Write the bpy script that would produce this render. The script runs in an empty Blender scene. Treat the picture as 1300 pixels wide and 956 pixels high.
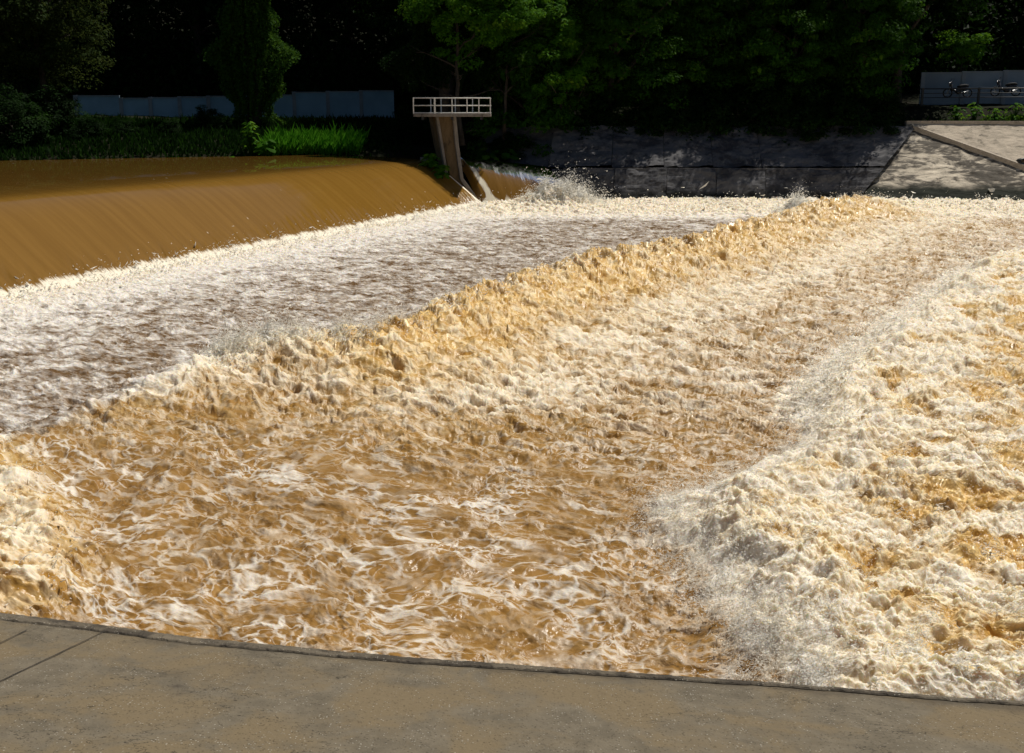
import bpy, math, random
import numpy as np
R = math.radians
SEED = 7
rng = np.random.default_rng(SEED)
random.seed(SEED)
scene = bpy.context.scene
COL = scene.collection
Q = 1.0            # mesh density of the water

# ------------------------------------------------------------------ camera frame (36 mm lens, 5 m above the tail water)
F_PX, PITCH, CAM_H = 1300.0, math.atan(293/1300.0), 5.0
_cp, _sp = math.cos(PITCH), math.sin(PITCH)
def W(px, py, z=0.0):
    """point of the photograph -> place in the world at height z"""
    u = 433.0 - py
    dy = F_PX*_cp + u*_sp; dz = -F_PX*_sp + u*_cp
    t = (z-CAM_H)/dz
    return np.array([(px-650.0)*t, dy*t, z])
def WD(px, py, D):
    """point of the photograph -> place in the world at ground distance D"""
    u = 433.0 - py
    dy = F_PX*_cp + u*_sp; dz = -F_PX*_sp + u*_cp
    t = D/dy
    return np.array([(px-650.0)*t, D, CAM_H+dz*t])

# ------------------------------------------------------------------ tagging / linking
def tag(o, label=None, cat=None, group=None, kind=None):
    if label: o['label'] = label
    if cat: o['category'] = cat
    if group: o['group'] = group
    if kind: o['kind'] = kind
    return o
def empty(name, loc=(0,0,0), rz=0, parent=None):
    o = bpy.data.objects.new(name, None); COL.objects.link(o)
    o.location = loc; o.rotation_euler = (0,0,rz)
    if parent: o.parent = parent
    return o
def mesh_np(name, verts, faces, mat=None, smooth=False, parent=None, fattr=None, vattr=None, loc=None):
    """faces: (n,k) int array"""
    verts = np.asarray(verts, dtype=np.float32).reshape(-1,3)
    faces = np.asarray(faces, dtype=np.int32)
    me = bpy.data.meshes.new(name)
    n, k = faces.shape
    me.vertices.add(len(verts)); me.vertices.foreach_set('co', verts.ravel())
    me.loops.add(n*k); me.loops.foreach_set('vertex_index', faces.ravel())
    me.polygons.add(n)
    me.polygons.foreach_set('loop_start', np.arange(0, n*k, k, dtype=np.int32))
    me.polygons.foreach_set('loop_total', np.full(n, k, dtype=np.int32))
    me.polygons.foreach_set('use_smooth', np.full(n, smooth, dtype=bool))
    me.update(calc_edges=True)
    for nm, arr in (fattr or {}).items():
        a = me.attributes.new(nm, 'FLOAT', 'FACE'); a.data.foreach_set('value', np.asarray(arr, np.float32).ravel())
    for nm, arr in (vattr or {}).items():
        arr = np.asarray(arr, np.float32)
        if arr.ndim == 2:
            a = me.attributes.new(nm, 'FLOAT_VECTOR', 'POINT'); a.data.foreach_set('vector', arr.ravel())
        else:
            a = me.attributes.new(nm, 'FLOAT', 'POINT'); a.data.foreach_set('value', arr)
    if mat: me.materials.append(mat)
    o = bpy.data.objects.new(name, me); COL.objects.link(o)
    if parent: o.parent = parent
    if loc is not None: o.location = loc
    return o

class MB:
    """collects simple solids and links them as ONE mesh object"""
    def __init__(s): s.v = []; s.f = []
    def add(s, vs, fs):
        b = len(s.v); s.v += [tuple(v) for v in vs]; s.f += [tuple(i+b for i in f) for f in fs]
    def box(s, c, d, M=None):
        x, y, z = d[0]/2, d[1]/2, d[2]/2
        vs = [np.array((i*x, j*y, k*z)) for i in (-1,1) for j in (-1,1) for k in (-1,1)]
        if M is not None: vs = [M @ v for v in vs]
        s.add([v+np.array(c) for v in vs], [(0,1,3,2),(4,6,7,5),(0,4,5,1),(2,3,7,6),(0,2,6,4),(1,5,7,3)])
    def tube(s, pts, rad, n=8, cap=True):
        pts = [np.array(p, float) for p in pts]
        if np.isscalar(rad): rad = [rad]*len(pts)
        rings = []; b = len(s.v)
        t0 = pts[1]-pts[0]; t0 /= np.linalg.norm(t0)+1e-9
        up = np.array((0,0,1.)) if abs(t0[2]) < .9 else np.array((1.,0,0))
        for i, p in enumerate(pts):
            t = pts[min(i+1, len(pts)-1)] - pts[max(i-1, 0)]; t /= np.linalg.norm(t)+1e-9
            u = np.cross(t, up); u /= np.linalg.norm(u)+1e-9; w = np.cross(u, t)
            for k in range(n):
                a = 2*math.pi*k/n
                s.v.append(tuple(p + (u*math.cos(a)+w*math.sin(a))*rad[i]))
            up = w
        for i in range(len(pts)-1):
            for k in range(n):
                a = b+i*n+k; c = b+i*n+(k+1) % n
                s.f.append((a, c, c+n, a+n))
        if cap:
            s.f.append(tuple(b+k for k in range(n))[::-1]); e = b+(len(pts)-1)*n
            s.f.append(tuple(e+k for k in range(n)))
    def ball(s, c, r, nu=10, nv=7):
        b = len(s.v)
        if np.isscalar(r): r = (r, r, r)
        for j in range(nv+1):
            th = math.pi*j/nv
            for i in range(nu):
                a = 2*math.pi*i/nu
                s.v.append((c[0]+r[0]*math.sin(th)*math.cos(a), c[1]+r[1]*math.sin(th)*math.sin(a), c[2]+r[2]*math.cos(th)))
        for j in range(nv):
            for i in range(nu):
                a = b+j*nu+i; c2 = b+j*nu+(i+1) % nu
                s.f.append((a, a+nu, c2+nu, c2))
    def prism(s, poly, axis_vec, frame):
        """poly: list of (a,b) in frame (A,B vectors, origin), extruded by axis_vec"""
        O, A, B = [np.array(q, float) for q in frame]; ax = np.array(axis_vec, float)
        n = len(poly)
        lo = [O + A*a + B*b_ for a, b_ in poly]; hi = [p+ax for p in lo]
        s.add(lo+hi, [tuple(range(n))[::-1], tuple(range(n, 2*n))] + [(i, (i+1) % n, n+(i+1) % n, n+i) for i in range(n)])
    def build(s, name, mat, parent=None, smooth=False, bevel=0, loc=None):
        me = bpy.data.meshes.new(name); me.from_pydata(s.v, [], s.f); me.update()
        if smooth: me.polygons.foreach_set('use_smooth', np.ones(len(me.polygons), bool))
        if mat: me.materials.append(mat)
        o = bpy.data.objects.new(name, me); COL.objects.link(o)
        if parent: o.parent = parent
        if loc is not None: o.location = loc
        if bevel:
            m = o.modifiers.new('bevel', 'BEVEL'); m.width = bevel; m.segments = 2; m.limit_method = 'ANGLE'
        return o

# ------------------------------------------------------------------ numpy noise
_perm = rng.permutation(4096).astype(np.int32)
_g = rng.random(4096)*2*np.pi
_gx = np.cos(_g).astype(np.float32); _gy = np.sin(_g).astype(np.float32)
def perlin(x, y, k=0):
    x = np.asarray(x, np.float32)+k*17.37; y = np.asarray(y, np.float32)-k*9.13
    xi = np.floor(x).astype(np.int32); yi = np.floor(y).astype(np.int32)
    xf = x-xi; yf = y-yi
    u = xf*xf*xf*(xf*(xf*6-15)+10); v = yf*yf*yf*(yf*(yf*6-15)+10)
    def g(i, j, fx, fy):
        h = _perm[(_perm[(xi+i) & 4095] + yi + j) & 4095]
        return _gx[h]*fx + _gy[h]*fy
    a = g(0,0,xf,yf); b = g(1,0,xf-1,yf); c = g(0,1,xf,yf-1); d = g(1,1,xf-1,yf-1)
    a += (b-a)*u; c += (d-c)*u
    return (a+(c-a)*v)*1.5
def fbm(x, y, o=4, g=.5, k=0, lac=2.03):
    r = 0; a = 1; t = 0
    for i in range(o):
        r = r + a*perlin(x*lac**i, y*lac**i, k+i*3); t += a; a *= g
    return r/t**.8
def ridged(x, y, o=4, g=.55, k=0, lac=2.07):
    r = 0; a = 1; t = 0
    for i in range(o):
        n = 1-np.abs(perlin(x*lac**i, y*lac**i, k+i*5))*2
        r = r + a*n; t += a; a *= g
    return r/t
def billow(x, y, o=4, g=.5, k=0, lac=2.1):
    r = 0; a = 1; t = 0
    for i in range(o):
        n = np.sqrt(np.abs(perlin(x*lac**i, y*lac**i, k+i*7))+.004)*1.6-.5
        r = r + a*n; t += a; a *= g
    return r/t
def sstep(a, b, x):
    t = np.clip((x-a)/(b-a), 0, 1); return t*t*(3-2*t)
def seg_dist(x, y, P):
    """distance to polyline P (n,2), side (+ = right of travel), and index param"""
    best = np.full(x.shape, 1e9, np.float32); side = np.zeros(x.shape, np.float32); par = np.zeros(x.shape, np.float32)
    for i in range(len(P)-1):
        a = P[i]; b = P[i+1]; d = b-a; L2 = float(d@d)
        t = np.clip(((x-a[0])*d[0]+(y-a[1])*d[1])/L2, 0, 1)
        ex = x-(a[0]+t*d[0]); ey = y-(a[1]+t*d[1]); q = np.hypot(ex, ey)
        m = q < best
        best = np.where(m, q, best); side = np.where(m, np.sign(d[1]*ex - d[0]*ey), side); par = np.where(m, i+t, par)
    return best, side, par
def inside(x, y, P):
    c = np.zeros(x.shape, bool); n = len(P)
    for i in range(n):
        x1, y1 = P[i]; x2, y2 = P[(i+1) % n]
        if abs(y2-y1) < 1e-9: continue
        c ^= ((y1 > y) != (y2 > y)) & (x < (x2-x1)*(y-y1)/(y2-y1)+x1)
    return c
def poly_sd(x, y, P):
    d, _, _ = seg_dist(x, y, np.vstack([P, P[:1]]))
    return np.where(inside(x, y, P), d, -d)

# ------------------------------------------------------------------ materials
def new_mat(name):
    m = bpy.data.materials.new(name); m.use_nodes = True
    nt = m.node_tree; nt.nodes.clear()
    return m, nt
class N:
    """terse node helper"""
    def __init__(s, nt): s.nt = nt
    def node(s, t, **kw):
        n = s.nt.nodes.new(t)
        for k, v in kw.items(): setattr(n, k, v)
        return n
    def link(s, a, b): s.nt.links.new(a, b)
    def put(s, sock, v):
        if hasattr(v, 'is_linked') or isinstance(v, bpy.types.NodeSocket): s.link(v, sock)
        else: sock.default_value = v
    def math(s, op, a, b=None, c=None, clamp=False):
        n = s.node('ShaderNodeMath', operation=op, use_clamp=clamp)
        s.put(n.inputs[0], a)
        if b is not None: s.put(n.inputs[1], b)
        if c is not None: s.put(n.inputs[2], c)
        return n.outputs[0]
    def noise(s, vec, scale, detail=4, rough=.5, dist=0.0, out='Fac'):
        n = s.node('ShaderNodeTexNoise'); n.noise_dimensions = '3D'
        if vec is not None: s.link(vec, n.inputs['Vector'])
        n.inputs['Scale'].default_value = scale; n.inputs['Detail'].default_value = detail
        n.inputs['Roughness'].default_value = rough; n.inputs['Distortion'].default_value = dist
        return n.outputs[out]
    def attr(s, name, out='Fac'):
        n = s.node('ShaderNodeAttribute', attribute_name=name); return n.outputs[out]
    def mapr(s, v, a, b, c=0.0, d=1.0, smooth=True):
        n = s.node('ShaderNodeMapRange'); n.interpolation_type = 'SMOOTHSTEP' if smooth else 'LINEAR'
        s.put(n.inputs['Value'], v)
        for k, q in zip(('From Min','From Max','To Min','To Max'), (a,b,c,d)): s.put(n.inputs[k], q)
        return n.outputs[0]
    def mix(s, f, a, b, mode='MIX'):
        n = s.node('ShaderNodeMix', data_type='RGBA', blend_type=mode)
        s.put(n.inputs[0], f)
        for i, v in ((6, a), (7, b)):
            if isinstance(v, tuple): n.inputs[i].default_value = (*v, 1) if len(v) == 3 else v
            else: s.link(v, n.inputs[i])
        return n.outputs[2]
    def mapping(s, vec, scale=(1,1,1), rot=(0,0,0), loc=(0,0,0)):
        n = s.node('ShaderNodeMapping'); s.link(vec, n.inputs[0])
        n.inputs['Location'].default_value = loc; n.inputs['Rotation'].default_value = rot; n.inputs['Scale'].default_value = scale
        return n.outputs[0]
    def obj(s): return s.node('ShaderNodeTexCoord').outputs['Object']
    def pos(s): return s.node('ShaderNodeNewGeometry').outputs['Position']
    def bump(s, h, strength=.5, dist=.02):
        n = s.node('ShaderNodeBump'); s.link(h, n.inputs['Height'])
        s.put(n.inputs['Strength'], strength); n.inputs['Distance'].default_value = dist
        return n.outputs[0]
    def bsdf(s, col, rough=.6, normal=None, spec=.5, metallic=0.0, ior=1.45, **kw):
        n = s.node('ShaderNodeBsdfPrincipled')
        if isinstance(col, tuple): n.inputs['Base Color'].default_value = (*col, 1)
        else: s.link(col, n.inputs['Base Color'])
        s.put(n.inputs['Roughness'], rough); n.inputs['Metallic'].default_value = metallic
        n.inputs['IOR'].default_value = ior
        s.put(n.inputs['Specular IOR Level'], spec)
        if normal: s.link(normal, n.inputs['Normal'])
        return n.outputs[0]
    def out(s, sh):
        o = s.node('ShaderNodeOutputMaterial'); s.link(sh, o.inputs['Surface'])

def mat_simple(name, col, rough=.6, var=.25, scale=3.0, metallic=0.0, bump=.2):
    m, nt = new_mat(name); n = N(nt)
    p = n.pos()
    f = n.noise(p, scale, 6, .6)
    c = n.mix(n.mapr(f, .3, .7), tuple(x*(1-var) for x in col), tuple(min(1, x*(1+var)) for x in col))
    n.out(n.bsdf(c, rough, n.bump(n.noise(p, scale*6, 4, .6), bump, .01), metallic=metallic))
    return m

def mat_rapids():
    """muddy white water: brown silt body, cream foam laid out by coverage and lace, backlit glow painted in as gold"""
    m, nt = new_mat('muddy_rapids'); n = N(nt)
    fl = n.attr('flow', 'Vector')
    cov = n.attr('cov'); lace = n.attr('lace'); yel = n.attr('yel'); hgt = n.attr('hgt')
    v1 = n.mapping(fl, (0.42, 1.0, 1.0)); v2 = n.mapping(fl, (0.75, 1.0, 1.0), loc=(3,7,0)); v3 = n.mapping(fl, (0.22, 1.0, 1.0), loc=(9,1,0))
    nA = n.noise(v1, 7.0, 5, .62, .3); nB = n.noise(v2, 1.7, 4, .6, .4); nS = n.noise(v3, 16.0, 2, .6)
    v = n.math('ADD', n.math('MULTIPLY', nA, .55), n.math('MULTIPLY', nB, .45))
    v = n.math('ADD', v, n.math('SUBTRACT', cov, 1.0))
    v = n.math('ADD', v, n.math('MULTIPLY', hgt, .10))
    fA = n.mapr(v, -.13, .15)
    # lacing: edges of drifting cells at two sizes, frayed by noise
    wv = n.noise(v2, 2.6, 3, .6, 0.0, out='Color')
    def cells(vec, sc, w, k):
        a = n.node('ShaderNodeVectorMath', operation='SUBTRACT'); n.link(wv, a.inputs[0]); a.inputs[1].default_value = (.5,.5,.5)
        m_ = n.node('ShaderNodeVectorMath', operation='MULTIPLY_ADD'); n.link(a.outputs[0], m_.inputs[0]); m_.inputs[1].default_value = (k,k,0); n.link(vec, m_.inputs[2])
        vo = n.node('ShaderNodeTexVoronoi', feature='DISTANCE_TO_EDGE'); n.link(m_.outputs[0], vo.inputs['Vector']); vo.inputs['Scale'].default_value = sc
        wid = n.math('MULTIPLY', n.mapr(nA, .32, .7, .15, 1.35), w)
        return n.mapr(n.math('DIVIDE', vo.outputs['Distance'], wid), 0.0, 1.0, 1.0, 0.0)
    L1 = cells(v2, 3.1, .15, .42); L2 = cells(v2, 6.8, .22, .26)
    L = n.math('MAXIMUM', L1, n.math('MULTIPLY', L2, n.mapr(nB, .40, .58, .15, .85)))
    breakup = n.mapr(n.noise(v2, 1.3, 2, .6), .34, .60, .22, 1.0)
    L = n.math('MULTIPLY', n.math('MULTIPLY', L, lace), breakup)
    L = n.math('MULTIPLY', L, n.mapr(nA, .3, .55, .5, 1.0))
    foam = n.math('MAXIMUM', fA, L)
    foam = n.math('MULTIPLY', foam, n.mapr(nS, .2, .55, .72, 1.0), clamp=True)
    sky_tint = n.attr('sky_tint')  # basin tint that paints the blue sky reflection into the colours
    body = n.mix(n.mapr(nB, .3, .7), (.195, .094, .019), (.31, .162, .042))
    body = n.mix(n.math('MULTIPLY', sky_tint, .55), body, (.115, .075, .04))
    gold = n.mix(n.mapr(nA, .35, .65), (.50, .27, .055), (.82, .58, .24))  # gold paints in the glow of sun through thin water
    body = n.mix(yel, body, gold)
    nF = n.noise(n.mapping(fl, (1.0, 1.5, 1.0), loc=(2,4,0)), 17.0, 3, .65)
    mott = n.math('ADD', n.math('MULTIPLY', nF, .5), n.math('MULTIPLY', nA, .5))
    white = n.mix(n.mapr(mott, .38, .56), (.58, .43, .23), (.88, .81, .68))
    white = n.mix(n.math('MULTIPLY', sky_tint, .42), white, (.74, .73, .75))
    white = n.mix(n.math('MULTIPLY', lace, .8), white, (.78, .75, .70))
    white = n.mix(n.math('MULTIPLY', yel, .55), white, (.88, .70, .38))
    col = n.mix(foam, body, white)
    rough = n.mapr(foam, 0, 1, .24, .65, smooth=False)
    h = n.math('ADD', n.math('MULTIPLY', foam, .35), n.math('ADD', n.math('MULTIPLY', nA, .9), n.math('ADD', n.math('MULTIPLY', nS, .2), n.math('MULTIPLY', nF, .45))))
    b = n.bump(h, n.mapr(lace, .3, .95, .8, .38), .05)
    n.out(n.bsdf(col, rough, b, spec=.5, ior=1.34))
    pb = [q for q in nt.nodes if q.type == 'BSDF_PRINCIPLED'][0]
    pb.inputs['Subsurface Radius'].default_value = (1.0, .75, .4); pb.inputs['Subsurface Scale'].default_value = .12
    n.link(n.math('MULTIPLY', foam, .55), pb.inputs['Subsurface Weight'])
    return m

def mat_sheet():
    """smooth silty water sliding over the weir, drawn out along the flow"""
    m, nt = new_mat('silty_sheet_water'); n = N(nt)
    fl = n.attr('flow', 'Vector'); cov = n.attr('cov'); face = n.attr('face'); streak = n.attr('streak')
    vs = n.mapping(fl, (.10, 1.6, 1)); vr = n.mapping(fl, (.5, 1.0, 1))
    s1 = n.noise(vs, 2.2, 6, .6); s2 = n.noise(vs, 9.0, 4, .6); r1 = n.noise(vr, 2.5, 4, .55); r2 = n.noise(vr, 26, 3, .5)
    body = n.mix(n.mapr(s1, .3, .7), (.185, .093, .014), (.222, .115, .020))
    body = n.mix(face, n.mix(.4, body, (.04, .026, .01)), body)  # pool colour darkened to stand in for the trees' dark reflection
    fv = n.math('ADD', n.math('MULTIPLY', s2, .5), n.math('ADD', n.math('MULTIPLY', r1, .5), n.math('SUBTRACT', cov, 1.0)))
    foam = n.mapr(fv, -.1, .15)
    fleck = n.mapr(n.noise(vr, 5.5, 2, .4), .765, .80)
    foam = n.math('MAXIMUM', foam, n.math('MULTIPLY', fleck, .6))
    col = n.mix(foam, body, (.86, .78, .62))
    h = n.math('ADD', n.math('MULTIPLY', n.math('MULTIPLY', s1, streak), .22), n.math('MULTIPLY', n.math('ADD', r1, n.math('MULTIPLY', r2, .06)), n.mapr(face, 0, 1, .012, .10)))
    b = n.bump(h, .22, .05)
    rg = n.math('MAXIMUM', n.mapr(face, 0, 1, .03, .11), n.math('MULTIPLY', foam, .6))
    df = n.node('ShaderNodeBsdfDiffuse'); n.link(col, df.inputs['Color']); n.link(b, df.inputs['Normal'])
    gl = n.node('ShaderNodeBsdfGlossy'); n.link(rg, gl.inputs['Roughness']); n.link(b, gl.inputs['Normal']); gl.inputs['Color'].default_value = (1,1,1,1)
    fr = n.node('ShaderNodeFresnel'); fr.inputs['IOR'].default_value = 1.34; n.link(b, fr.inputs['Normal'])
    mx = n.node('ShaderNodeMixShader'); n.link(n.math('MULTIPLY', fr.outputs[0], n.mapr(foam, 0, 1, 1.0, .3)), mx.inputs[0])
    n.link(df.outputs[0], mx.inputs[1]); n.link(gl.outputs[0], mx.inputs[2]); n.out(mx.outputs[0])
    return m

def mat_foam_drops():
    m, nt = new_mat('spray_foam'); n = N(nt)
    p = n.pos()
    col = n.mix(n.mapr(n.noise(p, 3.0, 3, .5), .35, .65), (.94, .89, .78), (.98, .97, .93))
    d = n.node('ShaderNodeBsdfTranslucent'); n.link(col, d.inputs['Color'])
    b = n.bsdf(col, .35, spec=.5, ior=1.33)
    mx = n.node('ShaderNodeMixShader'); mx.inputs[0].default_value = .6
    n.link(b, mx.inputs[1]); n.link(d.outputs[0], mx.inputs[2]); n.out(mx.outputs[0])
    return m

def mat_leaf(name, c1, c2, c3, trans=.35, rough=.6):
    m, nt = new_mat(name); n = N(nt)
    tone = n.attr('tone')
    c = n.mix(n.mapr(tone, 0, .6, smooth=False), c1, c2); c = n.mix(n.mapr(tone, .75, 1, smooth=False), c, c3)
    b = n.bsdf(c, rough, spec=.05)
    t = n.node('ShaderNodeBsdfTranslucent'); n.link(n.mix(.5, c, c3), t.inputs['Color'])
    mx = n.node('ShaderNodeMixShader'); mx.inputs[0].default_value = trans
    n.link(b, mx.inputs[1]); n.link(t.outputs[0], mx.inputs[2]); n.out(mx.outputs[0])
    return m

def mat_concrete(name, base, dark, stain_scale=.5, stretch=(1,1,1), rot=(0,0,0), wet=None, grit=0.0, stain=.5, tan=None, damp=False):
    m, nt = new_mat(name); n = N(nt)
    p = n.pos(); ps = n.mapping(p, stretch, rot)
    a = n.noise(ps, stain_scale, 9, .68, .6); b = n.noise(ps, stain_scale*5, 7, .62, .3); f = n.noise(p, 30, 4, .7)
    c = n.mix(n.mapr(b, .3, .7), tuple(x*.8 for x in base), tuple(x*1.15 for x in base))
    k = n.mapr(n.math('ADD', n.math('MULTIPLY', a, .65), n.math('MULTIPLY', b, .35)), stain-.05, stain+.06)
    c = n.mix(n.math('MULTIPLY', k, .93), c, dark)
    if tan: c = n.mix(n.mapr(n.noise(p, stain_scale*1.6, 5, .6, .5), .42, .62), c, tan)
    h = n.math('ADD', n.math('MULTIPLY', b, 1.0), n.math('MULTIPLY', f, .35))
    if grit:
        vo = n.node('ShaderNodeTexVoronoi'); n.link(p, vo.inputs['Vector']); vo.inputs['Scale'].default_value = 62
        sepc = n.node('ShaderNodeSeparateColor'); n.link(vo.outputs['Color'], sepc.inputs[0])
        pick = n.math('MULTIPLY', n.mapr(sepc.outputs[0], .80, .84), n.mapr(vo.outputs['Distance'], .30, .42, 1.0, 0.0))
        pick = n.math('MULTIPLY', pick, n.mapr(n.noise(p, 5, 3, .5), .42, .58))
        pdk = n.math('MULTIPLY', n.mapr(sepc.outputs[1], .80, .84), n.mapr(vo.outputs['Distance'], .30, .45, 1.0, 0.0))
        c = n.mix(n.math('MULTIPLY', pick, grit), c, (.50, .46, .38)); c = n.mix(n.math('MULTIPLY', pdk, grit*.8), c, (.04, .03, .02))
        h = n.math('ADD', h, n.math('MULTIPLY', n.math('SUBTRACT', pick, pdk), .35))
    if damp:
        ed = n.math('ADD', n.attr('edge'), n.math('MULTIPLY', n.math('SUBTRACT', n.noise(p, 1.6, 5, .65), .5), .9))
        c = n.mix(n.mapr(ed, .02, .30, .62, 0.0), c, tuple(x*.9 for x in dark))
        cr = n.math('ABSOLUTE', n.math('SUBTRACT', n.noise(n.mapping(p, (.6,1,1)), .9, 6, .7), .5)); cr = n.math('MULTIPLY', n.mapr(cr, .0, .0035, 1.0, 0.0), n.mapr(n.noise(p, .5, 2, .5), .5, .56))
        c = n.mix(n.math('MULTIPLY', cr, .8), c, (.02,.016,.012))
    if wet:
        sep = n.node('ShaderNodeSeparateXYZ'); n.link(p, sep.inputs[0])
        z = n.math('ADD', sep.outputs[2], n.math('MULTIPLY', n.math('SUBTRACT', n.noise(p, .8, 5, .6), .5), .5))
        c = n.mix(n.mapr(z, wet[0]+wet[2], wet[0], 0.0, 1.0), c, wet[1])
    n.out(n.bsdf(c, .85, n.bump(h, .6, .04), spec=.2))
    return m

def mat_ground():
    m, nt = new_mat('bank_soil'); n = N(nt); p = n.pos()
    a = n.noise(p, .4, 8, .6); b = n.noise(p, 7, 6, .6)
    c = n.mix(n.mapr(a, .35, .65), (.014,.012,.007), (.010,.014,.005)); c = n.mix(n.mapr(b, .45, .7), c, (.018,.02,.009))
    n.out(n.bsdf(c, .95, n.bump(b, .8, .1), spec=.1)); return m

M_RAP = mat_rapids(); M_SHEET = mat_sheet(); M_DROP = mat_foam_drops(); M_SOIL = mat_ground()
M_LEAF_DARK = mat_leaf('dark_leaves', (.005,.015,.003), (.009,.027,.004), (.028,.075,.007), .25)
M_LEAF_MID = mat_leaf('mid_green_leaves', (.018,.055,.006), (.036,.100,.010), (.11,.20,.02), .35)
M_LEAF_DEEP = mat_leaf('deep_green_leaves', (.010,.036,.003), (.022,.074,.005), (.085,.180,.012), .35)
M_LEAF_BRIGHT = mat_leaf('bright_leaves', (.028,.095,.004), (.055,.165,.008), (.18,.32,.02), .4)
M_LEAF_PALE = mat_leaf('pale_leaves', (.014,.030,.005), (.032,.055,.011), (.12,.15,.035), .3)
M_GRASS = mat_leaf('grass_blades', (.05,.19,.008), (.08,.28,.012), (.15,.38,.03), .45)
M_BARK = mat_simple('bark', (.045,.035,.025), .9, .4, 2.0, bump=.8)
M_RAIL = mat_simple('white_rail_paint', (.72,.70,.64), .45, .12, 6)
M_BLACKRAIL = mat_simple('dark_rail_paint', (.02,.02,.02), .5, .2, 4)
M_WALL = mat_simple('pale_blue_wall_paint', (.22,.37,.50), .8, .10, .6); M_WALL2 = mat_simple('grey_blue_wall_paint', (.20,.26,.33), .8, .12, .5)
M_CAP = mat_simple('wall_coping', (.22,.26,.30), .8, .12, 1.5)

# ------------------------------------------------------------------ river layout in the world
FD = np.array((.918, -.397)); FD /= np.linalg.norm(FD)     # flow, square to the weir
WDIR = np.array((-FD[1], FD[0]))                          # along the weir, away from us
C0 = W(525, 203, 2.35)[:2]                                 # weir crest beside the pier
def pq(x, y):
    """p = distance downstream of the crest, q = along the crest, 0 at the pier"""
    return (x-C0[0])*FD[0]+(y-C0[1])*FD[1], (x-C0[0])*WDIR[0]+(y-C0[1])*WDIR[1]
FA = R(-29)                                                # flow direction in the rapids
FS = np.array((math.cos(FA), math.sin(FA))); FNn = np.array((-FS[1], FS[0]))
def P2(lst, z=0.0): return np.array([W(a, b, z)[:2] for a, b in lst])
WAVE1 = P2([(-160,600),(0,548),(100,520),(200,487),(270,462),(345,450),(480,446),(600,398),(750,356),(900,322),(1050,276),(1125,262)], .35)
WAVE1_A = np.array([.10,.18,.32,.50,.68,.82,.80,1.0,1.08,1.1,1.15,.8])
JUMP = P2([(1420,310),(1290,322),(1215,345),(1135,410),(1065,460),(1005,505),(1025,562),(930,612),(815,655),(850,708),(880,762),(940,832),(968,870),(1000,960),
           (1150,1010),(1700,1000),(2600,640),(2400,400)])
PILE = P2([(-260,560),(-100,552),(40,580),(95,640),(140,700),(120,760),(40,800),(-400,860)])
TOE_P = 3.72
def curly(x, y, f, k):
    return fbm(x*f, y*f, 3, .5, k), fbm(x*f, y*f, 3, .5, k+40)

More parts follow.
